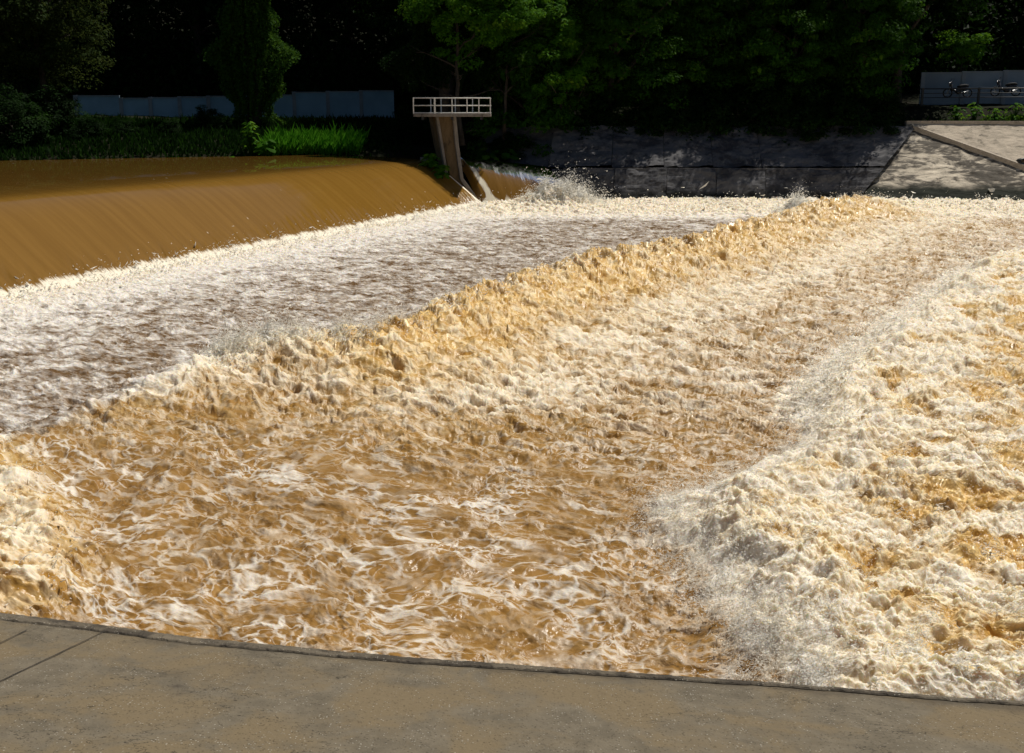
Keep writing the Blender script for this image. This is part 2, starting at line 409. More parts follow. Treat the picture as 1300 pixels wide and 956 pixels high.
def surf(x, y):
    """full displaced position and foam attributes of the tail water at plan points x,y"""
    x = np.asarray(x, np.float32); y = np.asarray(y, np.float32)
    p, q = pq(x, y)
    dist = np.hypot(x, y)
    # warped flow coordinates
    wx, wy = curly(x, y, .22, 1); xx = x+wx*.6; yy = y+wy*.6
    wx, wy = curly(x, y, .9, 5); xx = xx+wx*.11; yy = yy+wy*.11
    s = xx*FS[0]+yy*FS[1]; n = xx*FNn[0]+yy*FNn[1]
    pt = p-TOE_P
    # --- standing wave
    d1, sd, par = seg_dist(x+.35*wx, y+.35*wy, WAVE1)
    sdd = d1*sd                                              # + is downstream
    A = np.interp(par, np.arange(len(WAVE1_A)), WAVE1_A).astype(np.float32)
    endm = sstep(11.0, 10.6, par)*sstep(0.0, .5, par)
    lump = 1+.22*fbm(s*.3, n*1.3, 3, .5, 21)
    prof = np.where(sdd < 0, np.exp(-(sdd/.65)**2), .25*np.exp(-np.clip(sdd,0,99)/2.6)+.75*np.exp(-(np.abs(sdd)/2.2)**1.8))
    w1 = A*prof*lump*np.where(sdd > 0, .62+.38*endm, endm)
    down = sstep(-.3, .5, sdd)                               # downstream of the wave
    wfront = np.exp(-np.clip(sdd-.2, 0, 99)/1.9)*sstep(-.35, .1, sdd)*sstep(5.2, 6.3, par+.0)*endm
    wtop = np.exp(-((sdd-.15)/.6)**2)*endm*sstep(1.5, 3.6, par)
    # --- right jump
    jd = poly_sd(x+.28*wx, y+.28*wy, JUMP)
    nj = fbm(s*.55, n*.55, 3, .5, 33)
    jin = sstep(-.25, 1.1, jd)
    jh = jin*(.40+.16*np.exp(-np.clip(jd, 0, 99)/1.2))
    # --- pile bottom left
    pd_ = poly_sd(x+.2*wx, y+.2*wy, PILE); pin = sstep(-.25, .7, pd_)
    # --- toe band, far bank band
    toe = np.exp(-np.clip(pt-.1, 0, 99)/1.15)*sstep(-.9, -.1, pt)*sstep(1.2, -1.0, q)
    far = sstep(47.5, 51.5, y+.4*nj)*sstep(-3.0, -.5, x)*(1-down*.0)
    bh = np.exp(-(((x-W(702,250,.4)[0])/1.6)**2+((y-54.6)/1.3)**2))
    bh2 = np.exp(-(((x-W(1012,262,.4)[0])/.5)**2+((y-W(1012,262,.4)[1])/.7)**2))
    # lower smooth slick region: near, downstream of wave, left of jump
    lower = down*sstep(17.5, 12.5, y+.12*x+wx)*(1-jin)
    mid = down*(1-lower)*(1-jin)
    basin = (1-down)*(1-jin)
    slick = sstep(-.6, -3.2, jd)*0
    # --- turbulence
    r1 = ridged(s*.55, n*1.1, 4, .55, 60)-.55                # long ridges along the flow
    r2 = ridged(s*1.5, n*3.0, 4, .6, 70)-.55
    r3 = ridged(s*1.2, n*1.4, 5, .62, 80)-.55
    bl = fbm(s*.9, n*1.0, 5, .62, 90)
    bl2 = fbm(s*3.6, n*5.2, 3, .6, 95)
    r5 = ridged(s*2.6, n*3.2, 4, .65, 130)-.55; bl3 = fbm(s*9, n*11, 3, .6, 140)
    bw = billow(s*1.3, n*1.6, 4, .55, 150)-.25; bw2 = billow(s*2.1, n*2.6, 3, .55, 170)-.25
    turb = basin*(.05*r1+.085*r2+.03*bl2) + mid*(.16*r1+.16*r2+.10*bl+.04*bl2) + lower*(.07*r1+.035*r2+.12*bl+.014*bl2)
    turb = turb + jin*(.15*bw+.20*bl+.09*bw2+.06*r5+.05*bl2+.04*bl3) + pin*(.10*bw+.16*bl+.05*bw2+.05*r5+.03*bl2+.03*bl3)
    turb = turb + wtop*A*(.06*bw+.05*bl2+.05*bw2) + wfront*A*(.13*bw+.13*bw2+.04*r2+.04*bl2)
    turb = turb + toe*(.13*bw+.10*bw2+.05*bl2+.03) + far*(.28*bw+.14*bw2+.08*bl2+.14)
    z = w1+jh*(1+.5*nj)+pin*.30+turb+bh*(.75+.6*bw+.3*bl)+bh2*(.55+.3*r3)
    z = z + .10*lower*fbm(x*.35, y*.35, 2, .5, 12)
    # choppy sideways push
    cx, cy = curly(s, n, 2.2, 110)
    amp = .05*basin+.10*mid+.05*lower+.09*jin+.08*pin+.12*toe+.06*wfront+.05*wtop+.12*far+.3*bh
    X = x+cx*amp*.8; Y = y+cy*amp*.8
    # behind / under the weir the sheet dives out of sight
    under = sstep(-.5, -1.4, pt)*sstep(3.5, 1.5, q)
    z = z*(1-under) - .9*under
    # --- foam attributes
    gz = fbm(s*.75+4, n*1.1, 5, .6, 160); inner = sstep(.4, 1.6, jd)
    cov = basin*(.485+.06*nj+.10*sstep(9, 0, pt)) + mid*(.50+.06*nj) + lower*(.08+.10*nj) + jin*(.60-.09*inner+.06*nj+(.15+.36*inner)*gz+.26*bw+.10*bl2) + pin*(.42+.10*nj+.35*bw+.30*gz+.10*bl2)*(1-jin)
    cov = cov + .30*np.exp(-np.abs(jd-.3)/.8)*sstep(-.5, 0, jd)
    cov = cov + .42*toe + .42*far*(1-jin) + .20*wtop*sstep(6.2, 4.8, par) + .10*np.exp(-((sdd-3.4)/1.0)**2)*mid*endm + .4*bh
    lace = lower*np.clip(.78+.55*nj, .35, .95)+mid*.5+basin*.18
    yel = np.clip(wfront*1.0+wtop*(.15+.6*sstep(4.6, 6.4, par))+.55*mid*np.exp(-np.clip(sdd, 0, 99)/9)+pin*.6+jin*np.clip(.38+.26*inner-1.9*gz-.9*bw, 0, 1)*(.5+.45*inner)+far*.22+.14*lower, 0, 1)
    cov = cov - .17*wfront + .35*bw*np.clip(wfront+toe+wtop, 0, 1)
    yel = yel*(1-.7*toe)
    hg = np.clip((turb*4), -1.2, 1.2)
    hg = hg*(1-.4*basin)
    flow = np.stack([s, n, np.zeros_like(s)], 1)
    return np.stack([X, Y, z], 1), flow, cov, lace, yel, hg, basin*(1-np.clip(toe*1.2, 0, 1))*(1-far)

# ------------------------------------------------------------------ tail water mesh
def grid_faces(nr, nc):
    i = np.arange(nr-1)[:, None]*nc+np.arange(nc-1)[None, :]
    return np.stack([i, i+1, i+nc+1, i+nc], -1).reshape(-1, 4)
def build_rapids():
    ang = np.concatenate([np.linspace(-52, -30, int(90*Q), endpoint=False), np.linspace(-30, 30, int(1250*Q), endpoint=False), np.linspace(30, 52, int(90*Q))])
    r = [6.2]
    while r[-1] < 60:
        r.append(r[-1]+min(max(r[-1]**2/5100*.95, .010), .085)/Q)
    r = np.array(r)
    A, RR = np.meshgrid(np.radians(ang), r)
    # rows straighten with distance so that the far edge follows the bank
    x = (RR*np.tan(A)).ravel(); y = RR.ravel()
    V, flow, cov, lace, yel, hg, sky_tint = surf(x, y)
    o = mesh_np('river_rapids', V, grid_faces(len(r), len(ang)), M_RAP, True, vattr=dict(flow=flow, cov=cov, lace=lace, yel=yel, hgt=hg, sky_tint=sky_tint))
    tag(o, 'brown foaming water of the rapids below the weir', 'water', kind='structure')
    print('rapids verts', len(V))
build_rapids()

# ------------------------------------------------------------------ upper pool and the sheet over the weir
def face_z(p):
    """height of the water surface p metres downstream of the crest"""
    z = np.where(p < 0, 2.35+.13*(1-np.exp(np.clip(p, -50, 0)/1.3)), 0)
    a = .16; # parabola then straight chute
    pc = 2.0
    zz = np.where(p < pc, 2.35-a*p*p-.10*p, 2.35-a*pc*pc-.10*pc-(2*a*pc+.10)*(p-pc))
    return np.where(p < 0, z, zz)
def build_sheet():
    ps = np.concatenate([-np.geomspace(70, 1.6, 60), np.linspace(-1.55, 4.4, 200)])
    qs = np.concatenate([-np.geomspace(60, 36, 30), np.linspace(-35.8, .55, 760)])
    Pm, Qm = np.meshgrid(ps, qs); p = Pm.ravel(); q = Qm.ravel()
    z = face_z(p)
    face = sstep(-.8, .8, p)
    st = fbm(q*1.1+.15*p, p*.05, 4, .55, 5)
    z = z + face*.004*st*sstep(0,2.5,p) + 0.0012*(1-face)*fbm(p*1.2, q*1.2, 3, .5, 9)
    # feathered ribs where the sheet meets the boil
    tl = sstep(1.9, 3.4, p)
    z = z + sstep(2.6, 3.7, p)*.06*(ridged(q*2.4+p*1.1, p*.35, 2, .5, 14)-.5)
    # raised lip of water along the pier end
    z = z + .05*np.exp(-((q-.3)/.22)**2)*sstep(0, 1, p)
    cov = .0*p + .05*face + .10*tl + .55*sstep(3.4, 3.95, p) + .62*np.exp(-((q-.30)/.13)**2)*sstep(.1, .6, p)
    x = C0[0]+p*FD[0]+q*WDIR[0]; y = C0[1]+p*FD[1]+q*WDIR[1]
    flow = np.stack([p, q, 0*p], 1)
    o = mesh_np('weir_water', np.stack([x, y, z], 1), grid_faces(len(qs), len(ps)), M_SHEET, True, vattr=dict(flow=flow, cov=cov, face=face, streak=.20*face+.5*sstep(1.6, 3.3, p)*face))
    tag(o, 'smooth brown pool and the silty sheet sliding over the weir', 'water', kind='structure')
    # second, shorter chute between the pier and the far bank
    TL, TR, BL, BR = WD(580,199,58.4), WD(692,211,59.0), WD(611,262,56.2), WD(735,264,56.0)
    nu, nv = 160, 110
    U, Vv = np.meshgrid(np.linspace(0, 1, nu), np.linspace(-.35, 1.08, nv)); u = U.ravel(); v = Vv.ravel()
    vc = np.clip(v, 0, 2)
    top = TL[None]*(1-u[:, None])+TR[None]*u[:, None]; bot = BL[None]*(1-u[:, None])+BR[None]*u[:, None]
    P = top+(bot-top)*v[:, None]
    drop = np.where(v < 0, 0, .35*vc+.65*vc**1.7)
    P[:, 2] = top[:, 2]+(bot[:, 2]-top[:, 2])*drop
    bulge = fbm(u*9+v*1.5, v*1.4, 4, .55, 50)
    P[:, 2] += .025*bulge*sstep(0, .3, v)-.35*sstep(.05, 0, u)
    s_ = v*4.5; n_ = u*5.5
    cov = .12+.60*np.exp(-((u-.05-.10*v)/(.03+.03*v))**2)*sstep(.1, .4, v)+.5*sstep(.80, 1.0, v)+.25*sstep(.1, .3, bulge)*sstep(.4, .8, v)
    o = mesh_np('side_chute_water', P, grid_faces(nv, nu), M_SHEET, True, vattr=dict(flow=np.stack([s_, n_, 0*n_], 1), cov=cov, face=sstep(-.1, .2, v), streak=.7*sstep(-.1, .3, v)))
    tag(o, 'short brown chute of water between the pier and far bank', 'water', kind='structure')
build_sheet()

# ------------------------------------------------------------------ spray
def build_spray():
    pts = []; szs = []
    def cloud(x, y, hmean, size, vel=(0,0), clump=1.2, thr=0.0, seed=0):
        nz = fbm(x*clump, y*clump, 3, .6, 200+seed)
        keep = nz > thr+rng.normal(0, .12, len(x)); x = x[keep]; y = y[keep]; nz = nz[keep]
        V = surf(x, y)[0]
        h = rng.exponential(1, len(x))*hmean*(.4+1.6*np.clip(nz-thr+.1, 0, 1))
        V[:, 2] += h-.01
        V[:, 0] += rng.normal(0, .25, len(x))*h+vel[0]*h; V[:, 1] += rng.normal(0, .25, len(x))*h+vel[1]*h
        pts.append(V); szs.append(size*rng.lognormal(0, .45, len(x)))
    def along(P, n, i0, i1, spread, off=0.0):
        t = rng.uniform(i0, i1, n); i = np.minimum(t.astype(int), len(P)-2); f = (t-i)[:, None]
        B = P[i]*(1-f)+P[i+1]*f; D = P[i+1]-P[i]; D /= np.linalg.norm(D, axis=1)[:, None]
        Nn = np.stack([D[:, 1], -D[:, 0]], 1)
        B = B+Nn*(rng.normal(0, spread, n)+off)[:, None]
        return B[:, 0], B[:, 1]
    # leading edge of the right hand jump (travel goes towards us, body on its left)
    x, y = along(JUMP, 42000, 6, 12.6, .26, -.22); cloud(x, y, .10, .0032, (-.5,.1), 2.2, -.12, 1)
    x, y = along(JUMP, 15000, 2, 6, .35, -.3); cloud(x, y, .20, .0065, (-.4,.1), 1.4, -.12, 2)
    # body of the jump
    n = 260000
    yy = 7.2+rng.random(n)**1.7*16; xx = yy*rng.uniform(.10, .66, n)
    m = inside(xx, yy, JUMP); xx = xx[m]; yy = yy[m]
    V_n = fbm(xx*1.6, yy*1.6, 3, .6, 300)
    m = V_n > .0; cloud(xx[m], yy[m], .06, .0036, (.1,0), 2.6, -.05, 3)
    # standing wave crest
    x, y = along(WAVE1, 16000, 3.6, 10.9, .35, .15); cloud(x, y, .10, .008, (.2,-.2), 1.6, -.1, 4)
    x, y = along(WAVE1, 12000, 4.0, 6.2, .25, .1); cloud(x, y, .14, .006, (.2,-.2), 2.0, -.05, 5)
    # pile bottom left
    n = 9000; xx = rng.uniform(-8, -3.2, n); yy = rng.uniform(8.5, 15.5, n); m = inside(xx, yy, PILE); cloud(xx[m], yy[m], .10, .006, (0,0), 2.0, -.1, 6)
    # toe of the weir
    n = 14000; q = rng.uniform(-34, 0, n); p = TOE_P+rng.gamma(2, .3, n)-.2
    cloud(C0[0]+p*FD[0]+q*WDIR[0], C0[1]+p*FD[1]+q*WDIR[1], .10, .012, (0,0), 1.2, -.15, 7)
    # splash below the side chute, splash at the far end of the wave
    n = 24000; a = rng.normal(0, 1, (n, 2)); cx, cy = W(712,250,.4)[0], 54.4
    cloud(cx+a[:, 0]*.95, cy+a[:, 1]*.5, .17, .011, (.35,0), 1.2, -.3, 8)
    n = 5000; a = rng.normal(0, 1, (n, 2)); c = W(1012,262,.4)
    cloud(c[0]+a[:, 0]*.45, c[1]+a[:, 1]*.4, .13, .010, (.1,0), 1.2, -.4, 9)
    n = 12000; xx = rng.uniform(0, 30, n); yy = rng.uniform(50, 57, n); cloud(xx, yy, .12, .016, (0,0), .9, .0, 10)
    P = np.concatenate(pts); S = np.concatenate(szs)
    n = len(P)
    # each drop is a small cup, left open so sunlight shines through it
    Q4 = rng.normal(0, 1, (n, 3, 3)); Q4 /= np.linalg.norm(Q4, axis=2)[:, :, None]
    c = np.cross(Q4[:, 0], Q4[:, 1]); c /= np.linalg.norm(c, axis=1)[:, None]+1e-9; a = Q4[:, 0]; b = np.cross(c, a)
    O = np.stack([a, -.5*a+.87*b, -.5*a-.87*b, c*.8], 1)*1.15
    ax = rng.normal(0, .8, (n, 3)); ax[:, 0] += FS[0]*1.0; ax[:, 1] += FS[1]*1.0; ax[:, 2] += .4; ax /= np.linalg.norm(ax, axis=1)[:, None]
    st = rng.gamma(1.5, 1.3, n)
    V = O*S[:, None, None]
    V = V+ax[:, None, :]*((V@ax[:, :, None])*st[:, None, None])
    V = (V+P[:, None, :]).reshape(-1, 3)
    Fc = np.array([(0,1,3),(1,2,3),(2,0,3)])
    Fc = (Fc[None]+(np.arange(n)*4)[:, None, None]).reshape(-1, 3)
    o = mesh_np('water_spray', V, Fc, M_DROP, True)
    tag(o, 'cream droplets thrown up by the breaking rapids', 'spray', kind='stuff')
    print('drops', n)
build_spray()

# ------------------------------------------------------------------ concrete apron on the near bank
M_APRON = mat_concrete('apron_concrete', (.155,.130,.092), (.07,.058,.044), .9, grit=.55, stain=.60, damp=True, tan=(.18,.138,.082))
M_LIP = mat_concrete('lip_concrete', (.15,.125,.09), (.06,.05,.038), 1.6, grit=.6, stain=.5)
def build_apron():
    edge_px = [(-2400,700),(-1200,690),(-420,716),(-200,752),(0,778),(60,785),(140,795),(250,810),(380,822),(500,833),(640,843),(780,853),(900,861),(1000,868),(1200,884),(1500,905),(1900,925),(2800,935),(4600,935)]
    z0 = 1.0
    E = np.array([W(a, b, z0) for a, b in edge_px])
    # resample finely so the broken lip can wander
    t = np.linspace(0, len(E)-1, 900); i = np.minimum(t.astype(int), len(E)-2); f = (t-i)[:, None]
    Ef = E[i]*(1-f)+E[i+1]*f
    Ef[:, 1] += .012*fbm(Ef[:, 0]*5, Ef[:, 0]*0, 4, .6, 3)
    lipw = np.interp(Ef[:, 0], [-8,-4,0,2,5], [.17,.16,.10,.06,.06])+.012*fbm(Ef[:, 0]*6, Ef[:, 0]*0+3, 4, .6, 4)
    rows = []
    def plane(y_off, dz): # y_off towards us from the edge
        P = Ef.copy(); P[:, 1] -= y_off; P[:, 2] = z0+.25*(y_off)+dz; return P
    o1 = plane(0, -2.2); o1[:, 1] += .25
    rg = .006*fbm(Ef[:, 0]*14, Ef[:, 0]*0+7, 3, .6, 8)
    rows = [o1, plane(0, .0+rg), plane(.01, .006+rg), plane(lipw-.012, .001+rg+np.abs(rg)), plane(lipw, -.009)]
    V = np.concatenate(rows); 
    o = mesh_np('bank_lip', V, grid_faces(len(rows), len(Ef)), M_LIP, False)
    tag(o, 'worn raised concrete lip along the water edge of the near bank', 'kerb', kind='structure')
    rows = [plane(lipw-.03, -.018)]; ed = [np.zeros(len(Ef))]
    for d in np.concatenate([np.linspace(.2, 3, 60), np.linspace(3.4, 9, 12)]):
        P = Ef.copy(); P[:, 1] -= d
        P[:, 2] = z0+.25*d+.006*fbm(P[:, 0]*1.4, P[:, 1]*1.4, 3, .5, 77)*sstep(.1, .5, np.array(d))
        rows.append(P); ed.append(np.full(len(Ef), d))
    V = np.concatenate(rows)
    o = mesh_np('bank_apron', V, grid_faces(len(rows), len(Ef)), M_APRON, True, vattr=dict(edge=np.concatenate(ed)))
    tag(o, 'stained sloping concrete apron of the near bank', 'pavement', kind='structure')
    # joints sawn in the slab: thin dark strips of bitumen
    def on_apron(px, py):
        # intersect the view line with the apron plane by marching
        z = 1.2
        for _ in range(30):
            P = W(px, py, z); ey = np.interp(P[0], Ef[:, 0], Ef[:, 1]); z = z0+.25*(ey-P[1])
        return np.array([P[0], P[1], z])
    for k, (a, b) in enumerate((((34,801),(-90,862)), ((134,802),(-20,876)))):
        A, B = on_apron(*a), on_apron(*b); B = B+(B-A)*1.5
        d = B-A; L = np.linalg.norm(d); d /= L; nrm = np.array((-d[1], d[0], 0)); nrm /= np.linalg.norm(nrm)
        m = 40; T = np.linspace(0, 1, m)
        C = A[None]+(B-A)[None]*T[:, None]; C[:, :2] += (.006*fbm(T*14, T*0, 3, .6, 90+k))[:, None]*nrm[None, :2]
        wv = (.0045+.0015*fbm(T*20, T*0+5, 2, .5, 95+k))[:, None]
        for q in range(m):
            C[q, 2] = z0+.25*(np.interp(C[q, 0], Ef[:, 0], Ef[:, 1])-C[q, 1])+.009
        V = np.concatenate([C-nrm*wv, C+nrm*wv])
        o = mesh_np('slab_joint', V, grid_faces(2, m), M_JOINT, True)
        tag(o, 'thin dark expansion joint crossing the near concrete apron, %s' % ('nearer the left edge' if k == 0 else 'right of the other'), 'joint', kind='structure')
M_JOINT = mat_simple('joint_filler', (.025,.02,.015), .9, .2, 20)
build_apron()

# ------------------------------------------------------------------ terrain
BANK = np.array([(-300,-20),(-60,40),(-27,52.6),(-10.3,60.6),(-6.5,63.5),(-5.0,65.5),(2.0,65.5),(4.2,60.0),(6.5,58.6),(22,58.4),(29,57.6),(40,55.0),(60,50),(300,20)], float)
def terr(x, y):
    by = np.interp(x, BANK[:, 0], BANK[:, 1]); d = y-by
    left = x < 1.0
    hl = np.interp(d, [-3,0,.5,6,12,25,60,120,400], [-1.5,2.3,2.6,3.4,4.0,4.8,12,28,60])
    hr = np.interp(d, [-3,0,.8,6.5,12,25,60,120,400], [-2.5,-1.9,-1.3,3.3,5.2,6.3,13,30,60])
    h = np.where(left, hl, hr)
    h = h+.22*fbm(x*.3, y*.3, 4, .5, 31)*sstep(6.4, 9, d)
    near = np.interp(y, [-400,-40,-2,3.4,4.6], [10,6,2.6,1.2,-1.5])
    return np.where(y < 5, np.maximum(near, -1.5), h)
def build_terrain():
    xs = np.concatenate([np.linspace(-400, -70, 20, endpoint=False), np.linspace(-70, 70, 280), np.linspace(72, 400, 20)])
    ys = np.concatenate([np.linspace(-300, -3, 20, endpoint=False), np.linspace(-3, 38, 20, endpoint=False), np.linspace(38, 100, 180), np.linspace(103, 500, 30)])
    X, Y = np.meshgrid(xs, ys); x = X.ravel(); y = Y.ravel()
    o = mesh_np('ground', np.stack([x, y, terr(x, y)], 1), grid_faces(len(ys), len(xs)), M_SOIL, True)
    tag(o, 'dark earth banks and wooded rise behind the river', 'ground', kind='structure')
build_terrain()

# ------------------------------------------------------------------ concrete embankment on the far bank
M_SHADE_C = mat_concrete('shaded_bank_concrete', (.115,.112,.115), (.035,.035,.04), .45, (1,1,1), wet=(.25,(.012,.014,.012),.5), stain=.52)  # tree shade darkened into the base colour; sunlit run has lighter copies
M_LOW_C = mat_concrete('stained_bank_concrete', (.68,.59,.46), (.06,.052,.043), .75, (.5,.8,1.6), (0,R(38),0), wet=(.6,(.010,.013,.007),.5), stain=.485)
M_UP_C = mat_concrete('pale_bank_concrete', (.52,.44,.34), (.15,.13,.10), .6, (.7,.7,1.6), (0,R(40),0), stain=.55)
M_KERB_C = mat_concrete('kerb_concrete', (.42,.36,.29), (.14,.12,.10), 1.5, stain=.58)
def slope_panel(name, base, top, mat, parent, nu=60, nv=24, rough=.04, k=0, thick=.35):
    """warped slab between polyline base and polyline top"""
    base = np.array(base, float); top = np.array(top, float)
    tb = np.linspace(0, len(base)-1, nu); i = np.minimum(tb.astype(int), len(base)-2); f = (tb-i)[:, None]
    B = base[i]*(1-f)+base[i+1]*f
    tt = np.linspace(0, len(top)-1, nu); i = np.minimum(tt.astype(int), len(top)-2); f = (tt-i)[:, None]
    T = top[i]*(1-f)+top[i+1]*f
    rows = []
    for j in range(nv):
        v = j/(nv-1); P = B*(1-v)+T*v
        nn = fbm(P[:, 0]*.8, P[:, 2]*1.6+P[:, 1]*.3, 4, .55, k)
        P = P+np.array((0, -.6, .8))[None]*(rough*nn)[:, None]
        rows.append(P)
    back = T.copy(); back[:, 1] += thick*1.2; back[:, 2] -= .02; rows.append(back)
    low = back.copy(); low[:, 2] -= .6; rows.append(low)
    return mesh_np(name, np.concatenate(rows), grid_faces(len(rows), nu), mat, False, parent)
def build_embankment():
    # shaded run: low battered panels, a ledge at mid height, upper panels
    e = empty('concrete_embankment', (12, 58, 0))
    tag(e, 'long grey concrete embankment in tree shade above the white water', 'embankment')
    inv = np.array((12, 58, 0))
    xs = [2.0, 5.6, 8.6, 11.4, 14.2, 18.9]
    for a, b in zip(xs[:-1], xs[1:]):
        g = .014
        base = [(a+g, 57.45+.05*math.sin(a), -.4), (b-g, 57.45, -.4)]
        mid = [(a+g+.25, 59.1, 1.75), (b-g+.25, 59.1, 1.80)]
        if b == xs[-1]: mid[1] = (21.2, 59.1, 1.80)
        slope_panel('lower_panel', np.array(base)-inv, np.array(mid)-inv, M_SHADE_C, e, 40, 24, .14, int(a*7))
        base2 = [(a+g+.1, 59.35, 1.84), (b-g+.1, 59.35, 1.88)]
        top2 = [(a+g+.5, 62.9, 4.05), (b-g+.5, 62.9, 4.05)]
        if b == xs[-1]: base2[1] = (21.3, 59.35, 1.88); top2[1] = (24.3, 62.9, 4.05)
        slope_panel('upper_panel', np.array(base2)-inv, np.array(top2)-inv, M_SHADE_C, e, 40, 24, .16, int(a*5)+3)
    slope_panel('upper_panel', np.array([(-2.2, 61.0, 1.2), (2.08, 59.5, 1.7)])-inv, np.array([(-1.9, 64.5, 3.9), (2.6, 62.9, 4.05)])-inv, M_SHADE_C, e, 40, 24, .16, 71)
    mb = MB(); mb.box((12.0-12, 59.25-58, 1.72), (18.2, .34, .13)); mb.build('ledge', M_SHADE_C, e, bevel=.02)
    # lit run
    l = empty('sunlit_embankment', (26, 57, 0))
    tag(l, 'sunlit sloping concrete embankment streaked with dark stains at the right', 'embankment')
    inv = np.array((26, 57, 0))
    def onp(px, py): # point of the lit slope plane
        lo, hi = 50.0, 75.0
        for _ in range(50):
            D = (lo+hi)/2; P = WD(px, py, D); yb = np.interp(P[0], [22.6, 29, 40], [57.3, 56.2, 53.5])
            if (D-yb)*4.25/6.4 < P[2]: lo = D
            else: hi = D
        return P
    k0, k1 = onp(1158, 163), onp(1300, 214); kd = (k1-k0); k2 = k0+kd*2.4
    tl = onp(1146, 160)
    def ctop(x): return np.array([x, np.interp(x, [22.6,29,40], [57.3,56.2,53.5])+6.4, 4.25])
    def cbase(x): return np.array([x, np.interp(x, [22.6,29,40], [57.3,56.2,53.5])-.75, -.5])
    nsteps = 9
    ks = [k0+(k2-k0)*t for t in np.linspace(0, 1, nsteps)]
    lo = [cbase(x) for x in np.linspace(18.85, ks[-1][0]+3, nsteps+1)]
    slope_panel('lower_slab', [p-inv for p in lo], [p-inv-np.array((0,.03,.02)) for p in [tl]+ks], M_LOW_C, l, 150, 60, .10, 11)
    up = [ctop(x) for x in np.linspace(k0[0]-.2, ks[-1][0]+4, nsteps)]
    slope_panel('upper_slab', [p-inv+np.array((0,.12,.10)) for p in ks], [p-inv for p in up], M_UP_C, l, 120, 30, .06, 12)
    mb = MB(); pts = [p-inv+np.array((0,-.02,.06)) for p in ks]
    def strip(pts, prof):
        m = len(pts); vs_ = [p+np.array(o) for p in pts for o in prof]; fs_ = [(0,1,2,3)[::-1], tuple(4*(m-1)+k for k in range(4))]
        for i in range(m-1):
            for k in range(4): fs_.append((4*i+k, 4*i+4+k, 4*i+4+(k+1) % 4, 4*i+(k+1) % 4))
        mb.add(vs_, fs_)
    strip(pts, ((0,-.16,-.2),(0,-.16,.10),(0,.14,.20),(0,.14,-.1)))
    mb.build('diagonal_kerb', M_KERB_C, l)
    mb = MB(); tp = [p-inv for p in up]
    strip(tp, ((0,-.10,-.2),(0,-.10,.12),(0,.35,.12),(0,.35,-.2)))
    mb.build('coping', M_KERB_C, l)
    # drain outlet
    c = onp(1296, 206)
    mb = MB()
    n = 18; ring = []
    for (r_, y_) in ((.30,.0),(.30,-.42),(.23,-.42),(.23,.1)):
        for q in range(n): a = 2*math.pi*q/n; ring.append((c[0]+r_*math.cos(a), c[1]+y_, c[2]+.05+r_*.62*math.sin(a)))
    fs = []
    for j in range(3):
        for q in range(n): fs.append((j*n+q, j*n+(q+1) % n, (j+1)*n+(q+1) % n, (j+1)*n+q))
    fs.append(tuple(3*n+q for q in range(n)))
    mb.add(ring, fs); d = mb.build('drain_pipe', M_BLACKRAIL, None, True)
    tag(d, 'black pipe mouth poking from the sunlit concrete slope at the right edge', 'pipe')
    # scrap of white litter
    c = onp(1259, 243); mb = MB()
    cw = .19
    mb.add([c+np.array(o) for o in ((-cw,0,.12),(cw,.02,.14),(.06,-.05,-.14),(-.03,-.04,-.15),(-cw,.10,.13),(cw,.12,.15),(.06,.05,-.12),(-.03,.05,-.12),(0,-.08,.18))],
           [(0,3,2,8),(8,2,1),(4,5,6,7),(0,4,7,3),(1,2,6,5),(3,7,6,2),(0,8,5,4),(8,1,5)])
    d = mb.build('plastic_scrap', M_RAIL, None)
    tag(d, 'small white scrap lying at the dark wet foot of the lit slope', 'litter')
build_embankment()

